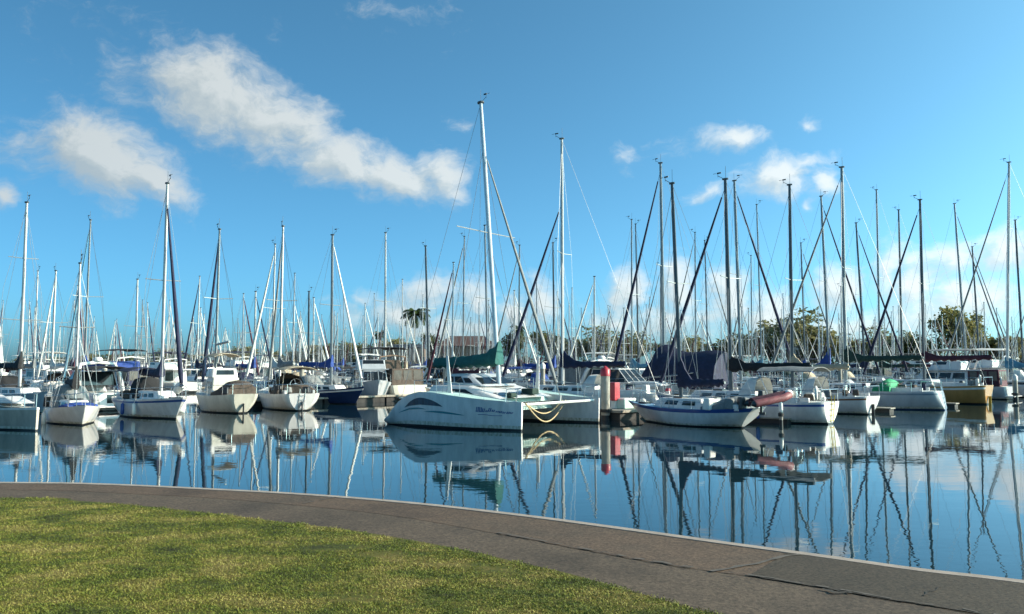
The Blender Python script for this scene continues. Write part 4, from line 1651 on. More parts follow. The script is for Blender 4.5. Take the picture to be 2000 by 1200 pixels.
q_ = on_dock(1209) + NL * .35
fc = thing('fire_hose_cabinet', 'red fire hose cabinet on a white pedestal beside the red-capped pile', 'cabinet', (q_.x, q_.y, .53), R(-42))
mb = MB()
mb.box((0, 0, .95), (.42, .5, 1.0))
mb.build('cabinet_body', M['paint_red'], fc, bevel=.03)
mb = MB()
mb.box((0, 0, .22), (.3, .32, .44), top=.85)
mb.build('pedestal', M['fender_white'], fc, bevel=.02)
mb = MB()
mb.box((-.225, 0, .95), (.012, .4, .84))
mb.build('cabinet_door', M['paint_red'], fc)
q_ = on_dock(1222)
lk = thing('dock_box', 'pale grey dock box with sloping lid behind the red-capped pile', 'dock box', (q_.x, q_.y, .53), R(47))
mb = MB()
mb.box((0, 0, .25), (1.1, .6, .5))
mb.build('box_body', M['deck_mint'], lk, bevel=.04)
mb = MB()
mb.box((0, 0, .53), (1.16, .66, .1), top=.9)
mb.build('lid', M['fender_white'], lk, bevel=.03)
q_ = on_dock(1290) - NL * .5
pd = thing('power_pedestal', 'white power pedestal with pink-red top on the walkway left of the blue-striped sloop', 'power pedestal', (q_.x, q_.y, .53), R(47))
mb = MB()
mb.box((0, 0, .45), (.2, .24, .9), top=.85)
mb.build('post', M['fender_white'], pd, bevel=.03)
mb = MB()
mb.box((0, 0, .98), (.24, .28, .18), top=.7)
mb.build('lamp_head', M['paint_red'], pd, bevel=.03)
q_ = on_dock(1300) - NL * .3
by = thing('mooring_buoy', 'red and white mooring buoy lying on the walkway', 'buoy', (q_.x, q_.y, .53), R(20))
mb = MB()
mb.tube([(-.4, 0, .24), (-.3, 0, .25), (0, 0, .25), (.02, 0, .25)], [.05, .2, .25, .25], 10)
mb.build('float_half', M['paint_red'], by, smooth=60)
mb = MB()
mb.tube([(.02, 0, .25), (.3, 0, .25), (.42, 0, .25)], [.25, .22, .05], 10)
mb.build('float_half', M['fender_white'], by, smooth=60)
for k, (px, l_) in enumerate(((1238, 'upright white fender on the walkway nearest the dock box'), (1262, 'upright white fender on the walkway nearest the power pedestal'))):
    q_ = on_dock(px) - NL * .6
    mb = MB()
    mb.tube([(q_.x, q_.y, .53), (q_.x, q_.y, .6), (q_.x, q_.y, 1.0), (q_.x, q_.y, 1.1)], [.12, .17, .17, .05], 10)
    tag(mb.build('fender', M['fender_white'], smooth=60), l_, 'fender')
# coiled hose on the walkway
q_ = on_dock(1275) - NL * .2
mb = MB()
pts = [(q_.x + math.cos(a) * (.16 + .02 * a / 6), q_.y + math.sin(a) * (.16 + .02 * a / 6), .57 + .012 * a) for a in [i * .4 for i in range(55)]]
mb.tube(pts, .02, 5)
tag(mb.build('water_hose', M['rope'], smooth=60), 'coiled tan water hose on the floating walkway', 'hose')
# short finger pontoons between the stern berths on the right
for px, d, l_ in ((1545, 41.5, 'short finger pontoon with white end post between red dinghy and white-sterned yacht'), (1742, 51.5, 'short finger pontoon left of the grey-blue hull'),
                  (1868, 58, 'short finger pontoon left of the ochre hull')):
    c = at(px, d)
    fp_ = pontoon('finger_pontoon', l_, c, 8, .9, 'pontoon', 'finger pontoons', NL)
    fp_.scale.z = .55
pile('slim white-capped post at the end of the finger pontoon by the red dinghy', at(1523, 40.6).x, 40.6, 1.2, 'fender_white', .09)
pile('white-capped pile before the cruiser with maroon canvas', at(1981, 70.5).x, 70.5, 2.2, 'fender_white', .2)

# red inflatable dinghy hung across the davits of the blue-striped sloop
dp = at(1503, 37.4, 1.38)
dg = thing('inflatable_dinghy', 'faded red inflatable dinghy hoisted at a tilt on the stern of the blue-striped sloop', 'dinghy', dp, R(6))
tilt = Matrix.Rotation(R(-12), 3, 'Y')


def tv(x, y, z):
    return tilt @ Vector((x, y, z))


mb = MB()
mb.tube([tv(-1.05, -.5, 0), tv(.55, -.5, 0), tv(.9, -.3, .05), tv(1.02, 0, .08), tv(.9, .3, .05), tv(.55, .5, 0), tv(-1.05, .5, 0)], [.2, .2, .2, .19, .2, .2, .2], 10)
mb.build('buoyancy_tube', M['dinghy_red'], dg, smooth=60)
mb = MB()
mb.box(tv(-.1, 0, -.08), (1.7, .8, .06), rot=tilt)
mb.build('floor', M['canvas_maroon'], dg)
mb = MB()
rg = []
for i in range(7):
    x = lerp(-1.0, .85, i / 6)
    w_ = .52 if i < 5 else .52 - .16 * (i - 4)
    rg.append([tv(x, y * w_, .19 + h) for y, h in ((-1, -.04), (-.5, .06), (0, .11), (.5, .06), (1, -.04), (0, -.08))])
mb.loft(rg)
mb.build('dinghy_cover', M['canvas_maroon'], dg, smooth=50)
dg.scale = (.88, .85, .85)
mb = MB()
mb.box(tv(-.85, 0, .02), (.06, .9, .36), rot=tilt)
mb.build('transom', M['deck_teak'], dg)
for y in (-.5, .5):
    mb = MB()
    mb.tube([tv(-1.02, y, 0), tv(-1.22, y, 0)], [.205, .08], 10)
    mb.build('tube_end', M['engine_dark'], dg, smooth=60)
mb = MB()
mb.tube([tv(.88, -.32, .05), tv(1.06, 0, .09), tv(.88, .32, .05)], [.215, .22, .215], 10)
mb.build('bow_patch', M['fender_white'], dg, smooth=60)

# ------------------------------------------------------------------ berths behind
def overlap(x, y, hd, L, B, skip=0, pad=.25):
    def corners(x, y, hd, L, B):
        f = Vector((math.sin(R(hd)), math.cos(R(hd))))
        s = Vector((f.y, -f.x))
        return [Vector((x, y)) + f * (a * L / 2) + s * (b * B / 2) for a, b in ((1, 1), (1, -1), (-1, -1), (-1, 1))], f, s
    c1, f1, s1 = corners(x, y, hd, L + pad, B + pad)
    for _, x2, y2, h2, L2, B2 in FOOT:
        if (x - x2) ** 2 + (y - y2) ** 2 > ((L + L2) / 2 + 2) ** 2:
            continue
        c2, f2, s2 = corners(x2, y2, h2, L2, B2)
        if all(max(p.dot(a) for p in c1) > min(p.dot(a) for p in c2) and max(p.dot(a) for p in c2) > min(p.dot(a) for p in c1) for a in (f1, s1, f2, s2)):
            return True
    # keep off the main walkway
    c2 = [W0.to_2d() + U.to_2d() * a + NL.to_2d() * b for a, b in ((-.5, 1.2), (92, 1.2), (92, -1.2), (-.5, -1.2))]
    for axs in (f1, s1, U.to_2d(), NL.to_2d()):
        if not (max(p.dot(axs) for p in c1) > min(p.dot(axs) for p in c2) and max(p.dot(axs) for p in c2) > min(p.dot(axs) for p in c1)):
            return False
    return True


def mid(px, ytop, d, bow, label, L=11, B=3.4, mast_f=.06, **kw):
    hd = -47 if bow == 'L' else 131
    for dd in (0, 1.2, -1.2, 2.4, -2.4, 3.6, -3.6, 5, -5, 6.5, -6.5, 8, 10, -9, 12, 14, 16, 19, 22, 26):
        m = at(px, d + dd)
        loc, rz = place((m.x, m.y), hd, (mast_f * L, 0))
        if not overlap(loc.x, loc.y, hd, L, B):
            break
    else:
        print('NO ROOM', label)
    kw.setdefault('group', None)
    kw.setdefault('fb', (1.1, 1.02, 1.35))
    kw.setdefault('boomz', 2.8)
    rn = random.Random(int(px) * 7 + int(ytop))
    kw.setdefault('dodger', rn.choice(['canvas_navy', 'canvas_black', 'canvas_brown', 'canvas_tan', 'canvas_forest', 'canvas_navy', None]))
    kw.setdefault('bimini', rn.choice(['canvas_navy', 'canvas_black', 'canvas_brown', 'canvas_grey', None, None]))
    kw.setdefault('extras', (('bags', int(px), 5), ('fender', .4, 1, 'fender_blue'), ('fender', .6, -1, 'fender_white')))
    if 'top' not in kw:
        kw['top'] = rn.choice(['gelcoat_white', 'gelcoat_white', 'gelcoat_white', 'gelcoat_cream', 'gelcoat_grey', 'gelcoat_dirty_shaded'])
        kw['stripe'] = rn.choice(['stripe_blue', 'stripe_teal', 'stripe_brown', None, 'canvas_navy'])
    return sailboat(label, (m.x, m.y), hd, 'mast', L=L, B=B, mast_f=mast_f, mast_top=height(ytop, d + dd), **kw)


motorboat('white express cruiser with radar arch and dark raked windows behind the red cabinet', (12.0, 54.6), 130, 'bow', 'express', L=10.5, B=3.4, fb=(1.25, 1.3, 1.75), top='gelcoat_grey', canvas='canvas_grey', enclosure='canvas_grey',
          boot='boot_blue')
sailboat('large white sloop with long navy boom cover and mast behind the red-capped pile', (at(1099, 55.5).x, 55.5), -62, 'mast', L=12, B=3.5, mast_f=.08, mast_top=height(272, 55.5), r=.13, mastm='mast_white',
         cover='canvas_navy', nose=.95, boomz=2.9, boom_l=.38, furl='canvas_navy', furl_r=.09, frac=.76, dodger='canvas_white', bimini=None, extras=(('bags', 71, 4),), fb=(1.2, 1.1, 1.4), rake=.0)
_t, _Ht, _Pt = mid(1297, 319, 61, 'L', 'yacht under a big navy boat tent, tall dark mast and navy furled headsail', L=12, mast_f=.05, r=.14, mastm='mast_grey', cover=None, furl='canvas_navy', furl_r=.1, boom=False, rake=-.005)
mb = MB()
rg = []
for i in range(9):
    s = i / 8
    x = lerp(1.6, -4.7, s)
    top = 4.15 + (.55 * max(0, 1 - abs(s - .2) / .2)) + .1 * math.sin(9 * s) - .2 * s
    if i == 0:
        top = 3.0
    rg.append([Vector((x, y * 1.75, lerp(1.15, top, h))) for y, h in ((-1, 0), (-1.03, .35), (-.9, .62), (-.45, .88), (0, 1), (.45, .88), (.9, .62), (1.03, .35), (1, 0))])
mb.loft(rg)
mb.build('boat_tent', M['canvas_navy'], _t, smooth=35)

MIDS = [
    # px, top row, distance, bow side, label, options
    (40, 396, 53, 'R', 'sailing boat with black bimini and tall silver mast behind the left-edge catamaran', dict(L=11, r=.13, mastm='mast_white', cover='canvas_black', bimini='canvas_black', dodger='canvas_black', furl=None, spreaders=2)),
    (67, 530, 82, 'R', 'sailing boat with short white mast just right of the tall leftmost mast', dict(L=9, mastm='mast_white', furl=None, cover='canvas_grey')),
    (101, 530, 76, 'L', 'sailing boat with thick white mast left of the small sloop', dict(L=9, mastm='mast_white', r=.13, furl='sail_white', cover='canvas_white')),
    (165, 431, 64, 'L', 'sailing boat with blue furled headsail leaning left, behind the small sloop', dict(L=11, mastm='mast_grey', furl='canvas_sky', cover='canvas_blue')),
    (264, 546, 84, 'R', 'sailing boat with short half-shaded white mast behind the blue and white cruiser', dict(L=9, mastm='mast_white', r=.13, furl=None, cover='canvas_navy')),
    (497, 570, 84, 'R', 'sailing boat with dark furled headsail leaning right, between cream motorsailer and brown-bimini yacht', dict(L=9, mastm='mast_white', furl='canvas_navy', r=.12, cover='canvas_blue')),
    (531, 478, 74, 'L', 'sailing boat with long white furled sail close left of the brown-bimini yacht mast', dict(L=11, mastm='mast_white', furl='sail_white', furl_r=.1, cover='canvas_white')),
    (602, 570, 80, 'R', 'sailing boat with short dark mast left of the navy-hulled sloop', dict(L=9, mastm='mast_dark', furl=None, cover='canvas_black', r=.13)),
    (752, 455, 78, 'R', 'sailing boat with clean pale mast above the grey express cruiser', dict(L=11.5, mastm='mast_white', furl=None, cover='canvas_grey', r=.12)),
    (838, 480, 76, 'L', 'sailing boat with dark backward-leaning mast right of the tall palm', dict(L=11, mastm='mast_dark', r=.14, furl=None, cover='canvas_brown', rake=-.05)),
    (904, 463, 84, 'L', 'sailing boat with dark furled headsail leaning left before the red-roofed building', dict(L=11.5, mastm='mast_grey', furl='canvas_grey', furl_r=.09, cover='canvas_teal')),
    (953, 440, 72, 'R', 'sailing boat with pale mast half hidden by the tall catamaran mast', dict(L=11, mastm='mast_grey', furl=None, cover='canvas_white', rake=.03)),
    (1013, 480, 86, 'L', 'sailing boat with grey furled headsail crossing the catamaran forestay', dict(L=11, mastm='mast_grey', furl='canvas_grey', cover='canvas_maroon')),
    (1083, 475, 78, 'R', 'sailing boat with bright blue hood left of the long navy boom cover', dict(L=10, mastm='mast_dark', furl=None, cover='canvas_blue', dodger='canvas_blue', bimini='canvas_blue')),
    (1234, 430, 88, 'L', 'sailing boat with thin grey mast left of the navy boat tent', dict(L=11, mastm='mast_grey', furl=None, cover='canvas_sky')),
    (1247, 438, 96, 'R', 'sailing boat with slim dark mast hard against the navy headsail, far back', dict(L=11, mastm='mast_dark', furl=None, cover='canvas_navy')),
    (1291, 520, 104, 'L', 'sailing boat with low dark mast and pale furled sail behind the navy boat tent', dict(L=10, mastm='mast_dark', furl='canvas_grey', cover='canvas_grey')),
    (1359, 455, 92, 'L', 'sailing boat with thin mast and left-leaning furled sail right of the navy boat tent', dict(L=11, mastm='mast_grey', furl='canvas_grey', cover='canvas_navy')),
    (1383, 470, 98, 'R', 'sailing boat with thin mast and right-leaning furled sail left of the twin dark masts', dict(L=11, mastm='mast_dark', furl='canvas_grey', cover='canvas_white')),
    (1447, 353, 68, 'R', 'yacht with black boom cover and right-leaning headsail, right one of the twin dark masts', dict(L=12, mastm='mast_grey', r=.15, furl='canvas_navy', furl_r=.095, cover='canvas_black', rake=.015)),
    (1488, 400, 90, 'R', 'sailing boat with tall slim grey mast between the twin masts and the tan boom cover', dict(L=12, mastm='mast_grey', furl=None, cover='canvas_sky')),
    (1469, 500, 112, 'L', 'sailing boat with short mast and left-leaning furled sail right of the twin dark masts', dict(L=10, mastm='mast_grey', furl='canvas_grey', cover='canvas_navy')),
    (1573, 475, 96, 'R', 'sailing boat with short dark mast right of the brown-striped yacht mast', dict(L=10.5, mastm='mast_dark', furl='canvas_grey', cover='canvas_blue')),
    (1620, 383, 76, 'R', 'yacht with bright blue boom cover and dark headsail crossing the tallest right-hand mast', dict(L=12, mastm='mast_grey', r=.14, furl='canvas_navy', furl_r=.09, cover='canvas_blue', nose=1.6, rake=.02)),
    (1690, 435, 84, 'R', 'yacht with dark headsail leaning right and navy cover behind the grey-blue hull', dict(L=11.5, mastm='mast_dark', r=.13, furl='canvas_navy', furl_r=.09, cover='canvas_navy', rake=.03)),
    (1719, 372, 80, 'L', 'yacht with tall dark mast and thin wire forestay left of the hardtop cruiser', dict(L=12.5, mastm='mast_grey', r=.14, furl=None, cover='canvas_forest', rake=.01)),
    (1762, 411, 88, 'L', 'yacht with dark mast standing beside the dark hardtop cruiser', dict(L=12, mastm='mast_dark', r=.14, furl=None, cover='canvas_maroon')),
    (1888, 397, 80, 'R', 'yacht with dark mast and headsail leaning right before the big spreading tree', dict(L=12.5, mastm='mast_grey', r=.14, furl='canvas_grey', furl_r=.08, cover='canvas_maroon', rake=.03)),
    (1914, 482, 100, 'R', 'sailing boat with short dark mast right of the big spreading tree', dict(L=11, mastm='mast_dark', r=.13, furl='canvas_grey', cover='canvas_white', rake=.02)),
    (1966, 321, 84, 'L', 'very tall light-masted yacht near the right edge, mast leaning right', dict(L=14, mastm='mast_white', r=.14, furl='canvas_grey', cover='canvas_sky', rake=.045, spreaders=2)),
    (1999, 430, 92, 'R', 'yacht whose dark mast stands on the right edge of the picture', dict(L=12, mastm='mast_dark', r=.16, furl=None, cover='canvas_navy')),
    (1645, 560, 120, 'L', 'small far sailing boat with navy furled sail behind the blue boom cover', dict(L=9, mastm='mast_grey', furl='canvas_navy', cover='canvas_navy')),
]
for px, yt, d, bow, lab, kw in MIDS:
    mid(px, yt, d, bow, lab, **kw)

# motor cruisers further back
def mid_motor(px, d, hd, label, L=11, B=3.8, **kw):
    for dd in (0, 1.5, -1.5, 3, -3, 4.5, 6, 8, 10, 13, 16, 20):
        m = at(px, d + dd)
        if not overlap(m.x, m.y, hd, L, B):
            break
    else:
        print('NO ROOM', label)
    return motorboat(label, (m.x, m.y), hd, 'centre', L=L, B=B, **kw)


mid_motor(228, 66, -52, 'white flybridge cruiser with blue flybridge cover and dark bimini, left part', style='flybridge', canvas='canvas_black', fly_mat='canvas_blue', enclosure='canvas_navy')
mid_motor(96, 84, 128, 'white flybridge cruiser left of the thick white mast, far back', style='flybridge', canvas='canvas_white')
mid_motor(320, 92, -50, 'dark-topped cruiser behind the tall silver-masted sloop', style='flybridge', canvas='canvas_navy')
mid_motor(705, 104, -140, 'small white flybridge cruiser right of the navy-hulled sloop', style='flybridge', canvas='canvas_white', L=9, B=3.2)
mid_motor(880, 108, 120, 'white cruiser in front of the red-roofed building', style='express', canvas='canvas_white', L=12)
mid_motor(1225, 90, 120, 'white cruiser with grey top behind the radar-arch cruiser', style='flybridge', canvas='canvas_grey')
mid_motor(1420, 84, 125, 'low dark-canopied cruiser right of the navy boat tent', style='express', canvas='canvas_black', enclosure='canvas_black', top='hull_navy')
mid_motor(1800, 100, 128, 'big white cruiser with black hardtop left of the spreading tree', style='flybridge', canvas='canvas_black', L=14, B=4.4, fb=(1.5, 1.5, 2.1))
mid_motor(1938, 96, -50, 'pale cruiser with boxy cream wheelhouse right of the spreading tree', style='flybridge', canvas=None, L=13, B=4.2, cabinm='gelcoat_cream', fb=(1.5, 1.5, 2.1))
mid_motor(1660, 104, -48, 'cruiser with dark green canvas left of the hardtop cruiser', style='flybridge', canvas='canvas_forest', enclosure='canvas_forest')
mid_motor(1535, 98, 128, 'cruiser with maroon cockpit canvas behind the tan boom cover', style='express', canvas='canvas_maroon', enclosure='canvas_maroon')
mid_motor(410, 112, 128, 'cream flybridge cruiser far behind the cream motorsailer', style='flybridge', canvas='canvas_tan', top='gelcoat_cream')

# ------------------------------------------------------------------ far rows
LANDMARKS = [(20, 'the left-edge catamaran'), (140, 'the small blue-covered sloop'), (228, 'the blue and white cruiser'), (322, 'the tall silver-masted sloop'), (440, 'the cream motorsailer'),
             (560, 'the brown-bimini yacht'), (660, 'the navy-hulled sloop'), (750, 'the grey bow-on cruiser'), (820, 'the tall palm'), (905, 'the red-roofed building'), (968, 'the tall catamaran mast'),
             (1050, 'the bright blue hood'), (1110, 'the long navy boom cover'), (1182, 'the red-capped pile'), (1250, 'the radar-arch cruiser'), (1320, 'the navy boat tent'), (1400, 'the low dark cruiser'),
             (1450, 'the twin dark masts'), (1510, 'the red dinghy'), (1580, 'the white-sterned yacht'), (1660, 'the brown-striped yacht'), (1720, 'the green cockpit cover'), (1800, 'the grey-blue yacht'),
             (1870, 'the ochre-hulled yacht'), (1935, 'the boxy cream wheelhouse'), (1985, 'the right-edge cruiser')]
ORD = ['first', 'second', 'third', 'fourth', 'fifth', 'sixth', 'seventh', 'eighth', 'ninth', 'tenth', 'eleventh', 'twelfth', 'thirteenth', 'fourteenth', 'fifteenth', 'sixteenth', 'seventeenth', 'eighteenth', 'nineteenth', 'twentieth',
       'twenty-first', 'twenty-second', 'twenty-third', 'twenty-fourth', 'twenty-fifth']


def landmark(px):
    return min(LANDMARKS, key=lambda a: abs(a[0] - px))[1]


VAR = [('white', 'gelcoat_white', 'canvas_navy', 'navy', 'mast_white', 'canvas_navy', 13.0), ('white', 'gelcoat_white', 'canvas_white', 'white', 'mast_white', 'sail_white', 11.5),
       ('white', 'gelcoat_white', 'canvas_blue', 'blue', 'aluminium', None, 14.0), ('cream', 'gelcoat_cream', 'canvas_tan', 'tan', 'mast_white', 'sail_white', 12.2),
       ('navy', 'hull_navy', 'canvas_grey', 'grey', 'mast_grey', 'canvas_grey', 14.8), ('white', 'gelcoat_white', 'canvas_forest', 'dark green', 'mast_white', None, 15.6),
       ('grey', 'gelcoat_grey', 'canvas_maroon', 'maroon', 'aluminium', 'canvas_maroon', 12.6)]
PROTO = []
for hullc, top, cov, cname, mm, fur, Hm in VAR:
    r_, _, _ = sailboat('far', (0, -300), 0, 'centre', L=10, B=3.2, top=top, cover=cov, mastm=mm, furl=fur, Hm=Hm, r=.105, near=False, rail=False, wins=0, furl_r=.09,
                        dodger=cov if cname != 'grey' else 'canvas_white', bimini={'navy': 'canvas_navy', 'blue': 'canvas_black', 'tan': 'canvas_brown', 'dark green': 'canvas_forest'}.get(cname), boomz=2.6, fb=(1.1, 1.05, 1.35))
    FOOT.pop()
    PROTO.append((r_, hullc, cname, Hm))
MOT = []
for nm, kw in (('white flybridge', dict(style='flybridge', canvas='canvas_white')), ('dark-topped flybridge', dict(style='flybridge', canvas='canvas_navy'))):
    r_, _ = motorboat('far', (0, -300), 0, 'centre', L=10.5, B=3.5, **kw)
    FOOT.pop()
    MOT.append((r_, nm))
rnd = random.Random(21)
spots = []
for n_row in (47.5, 60, 82, 95, 117, 130, 152, 165, 187, 200, 222, 235, 20, 10, -2, -14, -26):
    s = -40.0
    while s < 290:
        s += 4.7 if n_row not in (82, 95) else 5.1
        c = U * s + NL * n_row
        if c.y < (58 if c.x < -3 else (66 if c.x < 25 else 84)) or c.y > 226 or abs(c.x) > .655 * c.y + 3:
            continue
        keep = .95 if c.y < 105 else .86
        if rnd.random() > keep:
            continue
        hd = rnd.choice((-47, 133)) + rnd.uniform(-2, 2)
        sc = rnd.choice((.8, .9, 1.0, 1.05, 1.15))
        if overlap(c.x, c.y, hd, 10 * sc, 3.2 * sc):
            continue
        FOOT.append(('far', c.x, c.y, hd, 10 * sc, 3.2 * sc))
        spots.append((c, hd, sc))
far = []
used = set()
spots.sort(key=lambda q: q[0].y)
n_sail = 0
rest = MB()
for c, hd, sc in spots:
    px = 1000 + FPX * c.x / (c.y * math.cos(PITCH))
    if n_sail >= 235:   # past the three hundred largest: one mass of far boats
        f_ = Vector((math.sin(R(hd)), math.cos(R(hd)), 0))
        p_ = Vector((-f_.y, f_.x, 0))
        hL, hB = 4.8 * sc, 1.45 * sc
        base = [c - f_ * hL - p_ * hB * .7, c + f_ * hL * .2 - p_ * hB, c + f_ * hL, c + f_ * hL * .2 + p_ * hB, c - f_ * hL + p_ * hB * .7]
        up = Vector((0, 0, 1.1 * sc))
        km = rnd.choice((0, 0, 0, 1, 2))
        rest.loft([[q * .92 + c * .08 for q in base], [q + up for q in base]], km)
        cab = [c + (q - c) * .5 + up for q in base]
        rest.loft([cab, [q + (c + up - q) * .2 + Vector((0, 0, .6)) for q in cab]], 0)
        mst = c + f_ * .7
        hm = rnd.choice((10.5, 11.5, 12.5, 13.5, 14.5, 15.5)) * rnd.uniform(.93, 1.06)
        rest.tube([mst + up, mst + Vector((0, 0, hm))], .1, 5, rnd.choice((3, 3, 4)))
        b0 = mst + Vector((0, 0, 2.5))
        rest.tube([b0 + Vector((0, 0, .2)), b0 - f_ * 1.2, b0 - f_ * 4.2], [.3, .22, .14], 6, rnd.choice((5, 5, 6, 0)))
        rest.tube([mst + Vector((0, 0, .6 * hm)) - p_ * 1.0, mst + Vector((0, 0, .6 * hm)) + p_ * 1.0], .03, 4, 4)
        if rnd.random() < .6:
            rest.tube([c + f_ * hL * .95 + up, (c + f_ * hL * .95 + up).lerp(mst + Vector((0, 0, hm)), .97)], [.11, .05], 5, rnd.choice((5, 7, 7)))
        continue
    if rnd.random() < .13:
        k = rnd.randrange(len(MOT))
        r_, hullc = MOT[k]
        kind, cname, Hm = 'm', hullc, 0
        key = ('m', k)
    else:
        k = rnd.randrange(len(PROTO))
        r_, hullc, cname, Hm = PROTO[k]
        kind, key = 's', ('s', k)
    if key in used:
        o = copy_tree(r_)
    else:
        o = r_
        used.add(key)
    o.location = (c.x, c.y, 0)
    o.rotation_euler.z = math.pi / 2 - R(hd)
    o.scale = (sc, sc, sc * (rnd.uniform(.88, 1.12) if kind == 's' else 1))
    n_sail += kind == 's'
    far.append((px, landmark(px), kind, hullc, cname, o))
bylm = {}
for f in sorted(far, key=lambda f: f[0]):
    bylm.setdefault((f[1], f[2]), []).append(f)
for (lm_, kind), fs in bylm.items():
    for i, f in enumerate(fs):
        o = f[5]
        if kind == 's':
            o['label'] = f"{f[3]} sailing boat, {f[4]} boom cover, {ORD[i]} far mast behind {lm_}"
            o['category'] = 'sailing boat'
            o['group'] = 'sailing boats in the far rows'
        else:
            o['label'] = f"{f[3]} cruiser, {ORD[i]} of the far cruisers behind {lm_}"
            o['category'] = 'motor cruiser'
            o['group'] = 'motor cruisers in the far rows'
for r_, *_ in PROTO + MOT:
    if abs(r_.location.y + 300) < 5:
        for ch in list(r_.children_recursive) + [r_]:
            bpy.data.objects.remove(ch)
print('far boats', len(far), 'sail', n_sail, 'spots', len(spots))
if rest.v:
    ro = tag(rest.build('distant_boats', [M['gelcoat_white'], M['hull_navy'], M['gelcoat_cream'], M['mast_white'], M['mast_grey'], M['canvas_navy'], M['canvas_blue'], M['sail_white']]),
             'uncounted mass of small sailing boats and pale masts along the far shore', 'boats')
    ro['kind'] = 'stuff'
# more floating walkways between the far rows
k = 0
for n_row, s0, s1, lab in ((53.8, 30, 95, 'floating walkway behind the left-hand row of boats'), (88.5, 20, 170, 'floating walkway in the middle of the far rows'), (123.5, 0, 200, 'floating walkway of the farther rows, left part'),
                           (158.5, -30, 180, 'floating walkway far off behind the left-hand rows'), (4, 100, 260, 'floating walkway behind the right-hand row of boats')):
    pontoon('floating_walkway', lab, U * s0 + NL * n_row, s1 - s0, 1.8, 'pontoon')
for px, d, lab in ((205, 72, 'grey pile with white cap behind the small blue-covered sloop'), (590, 78, 'grey pile with white cap left of the navy-hulled sloop'), (870, 74, 'grey pile with white cap before the red-roofed building'),
                   (1060, 70, 'grey pile with white cap by the bright blue hood'), (1420, 76, 'grey pile with white cap left of the twin dark masts'), (1640, 82, 'grey pile with white cap behind the brown-striped yacht'),
                   (1850, 84, 'grey pile with white cap behind the ochre-hulled yacht')):
    m = at(px, d)
    pile(lab, m.x, m.y, 3.2, 'fender_white', .2, 'grey piles along the rows')

# ------------------------------------------------------------------ far shore
SHORE = 232
mb = MB()
xs = [-2500, -600, -300] + [i * 20 - 200 for i in range(21)] + [300, 600, 2500]
rnd = random.Random(2)
fr = [(x, SHORE + rnd.uniform(-3, 3)) for x in xs]
vs, fs = [], []
for x, y in fr:
    vs += [(x, y, -1), (x, y + 4, 1.3), (x, y + 60, 2.0), (x, 4500, 2.0)]
for i in range(len(fr) - 1):
    for j in range(3):
        fs.append((i * 4 + j, (i + 1) * 4 + j, (i + 1) * 4 + j + 1, i * 4 + j + 1))
mb.add(vs, fs)
structure(mb.build('far_shore', M['shore_soil']))


def crown_mesh(name, leaf, rx, rz, zc, n_clump, per, size, seed, lobes=5):
    r = np.random.RandomState(seed)
    vs, fs = [], []
    lob = [(np.array([r.uniform(-.55, .55) * rx, r.uniform(-.55, .55) * rx, zc + r.uniform(-.5, .45) * rz]), r.uniform(.42, .68)) for _ in range(lobes)]
    for i in range(n_clump):
        c0, k = lob[r.randint(lobes)]
        d = r.normal(size=3)
        d /= np.linalg.norm(d)
        rad = r.uniform(.55, 1.05) if r.rand() < .8 else r.uniform(.1, .6)
        c = c0 + d * np.array([rx, rx, rz]) * k * rad
        cs = size * r.uniform(1.2, 2.6)
        for j in range(per):
            p = c + r.normal(size=3) * cs * np.array([.55, .55, .4])
            a = r.normal(size=3)
            a[2] *= .6
            a /= np.linalg.norm(a)
            b = np.cross(a, r.normal(size=3))
            b /= np.linalg.norm(b)
            s = size * r.uniform(.5, 1.1)
            o = len(vs)
            vs += [tuple(p - a * s), tuple(p + b * s * .5), tuple(p + a * s), tuple(p - b * s * .5)]
            fs.append((o, o + 1, o + 2, o + 3))
    me = bpy.data.meshes.new(name)
    me.from_pydata(vs, [], fs)
    me.materials.append(leaf)
    me.update()
    return me, lob


def tree_proto(leaf, rx, rz, zc, seed, n_clump=230, per=16, size=.42, lobes=6, tr=.35, spread=False):
    me, lob = crown_mesh('crown', leaf, rx, rz, zc, n_clump, per, size, seed, lobes)
    mb = MB()
    r = random.Random(seed)
    fork = Vector((r.uniform(-.3, .3), 0, zc - rz * .75))
    mb.tube([(0, 0, -.5), (0.1, 0, fork.z * .5), fork], [tr * 1.35, tr, tr * .85], 8)
    for c, k in lob:
        c = Vector(c)
        mb.tube([fork, fork.lerp(c, .5) + Vector((0, 0, -.25)), c], [tr * .6, tr * .35, tr * .08], 6)
    return me, mb


TP = []
for i, (leaf, rx, rz, zc, seed, kw) in enumerate((
        ('leaf_olive', 5.5, 3.6, 7.2, 1, {}), ('leaf_dark', 4.5, 3.8, 6.4, 2, {}), ('leaf_grey', 6.2, 3.4, 7.0, 3, dict(lobes=8)), ('leaf_olive', 3.2, 3.0, 5.0, 4, {}), ('leaf_dark', 6.5, 2.6, 4.2, 5, dict(lobes=9, n_clump=190)))):
    me, mb = tree_proto(M[leaf], rx, rz, zc, seed, **kw)
    t_ = mb.build('trunk', M['bark'], smooth=50)
    TP.append((me, t_.data))
    bpy.data.objects.remove(t_)


def tree(label, x, y, z, proto, h, wd=1.0, rot=0.0, group='trees on the far shore'):
    """h scales the prototype (about 10 m tall at 1.0)"""
    o = thing('shore_tree', label, 'tree', (x, y, z), rot, group)
    o.scale = (h * wd, h * wd, h)
    for nm, me in (('trunk', TP[proto][1]), ('crown', TP[proto][0])):
        c = bpy.data.objects.new(nm, me)
        COL.objects.link(c)
        c.parent = o
    return o


def top_scale(ytop, d, proto):
    base = (10.6, 10.0, 10.2, 7.8, 6.6)[proto]
    return (height(ytop, d) - 1.3) / base


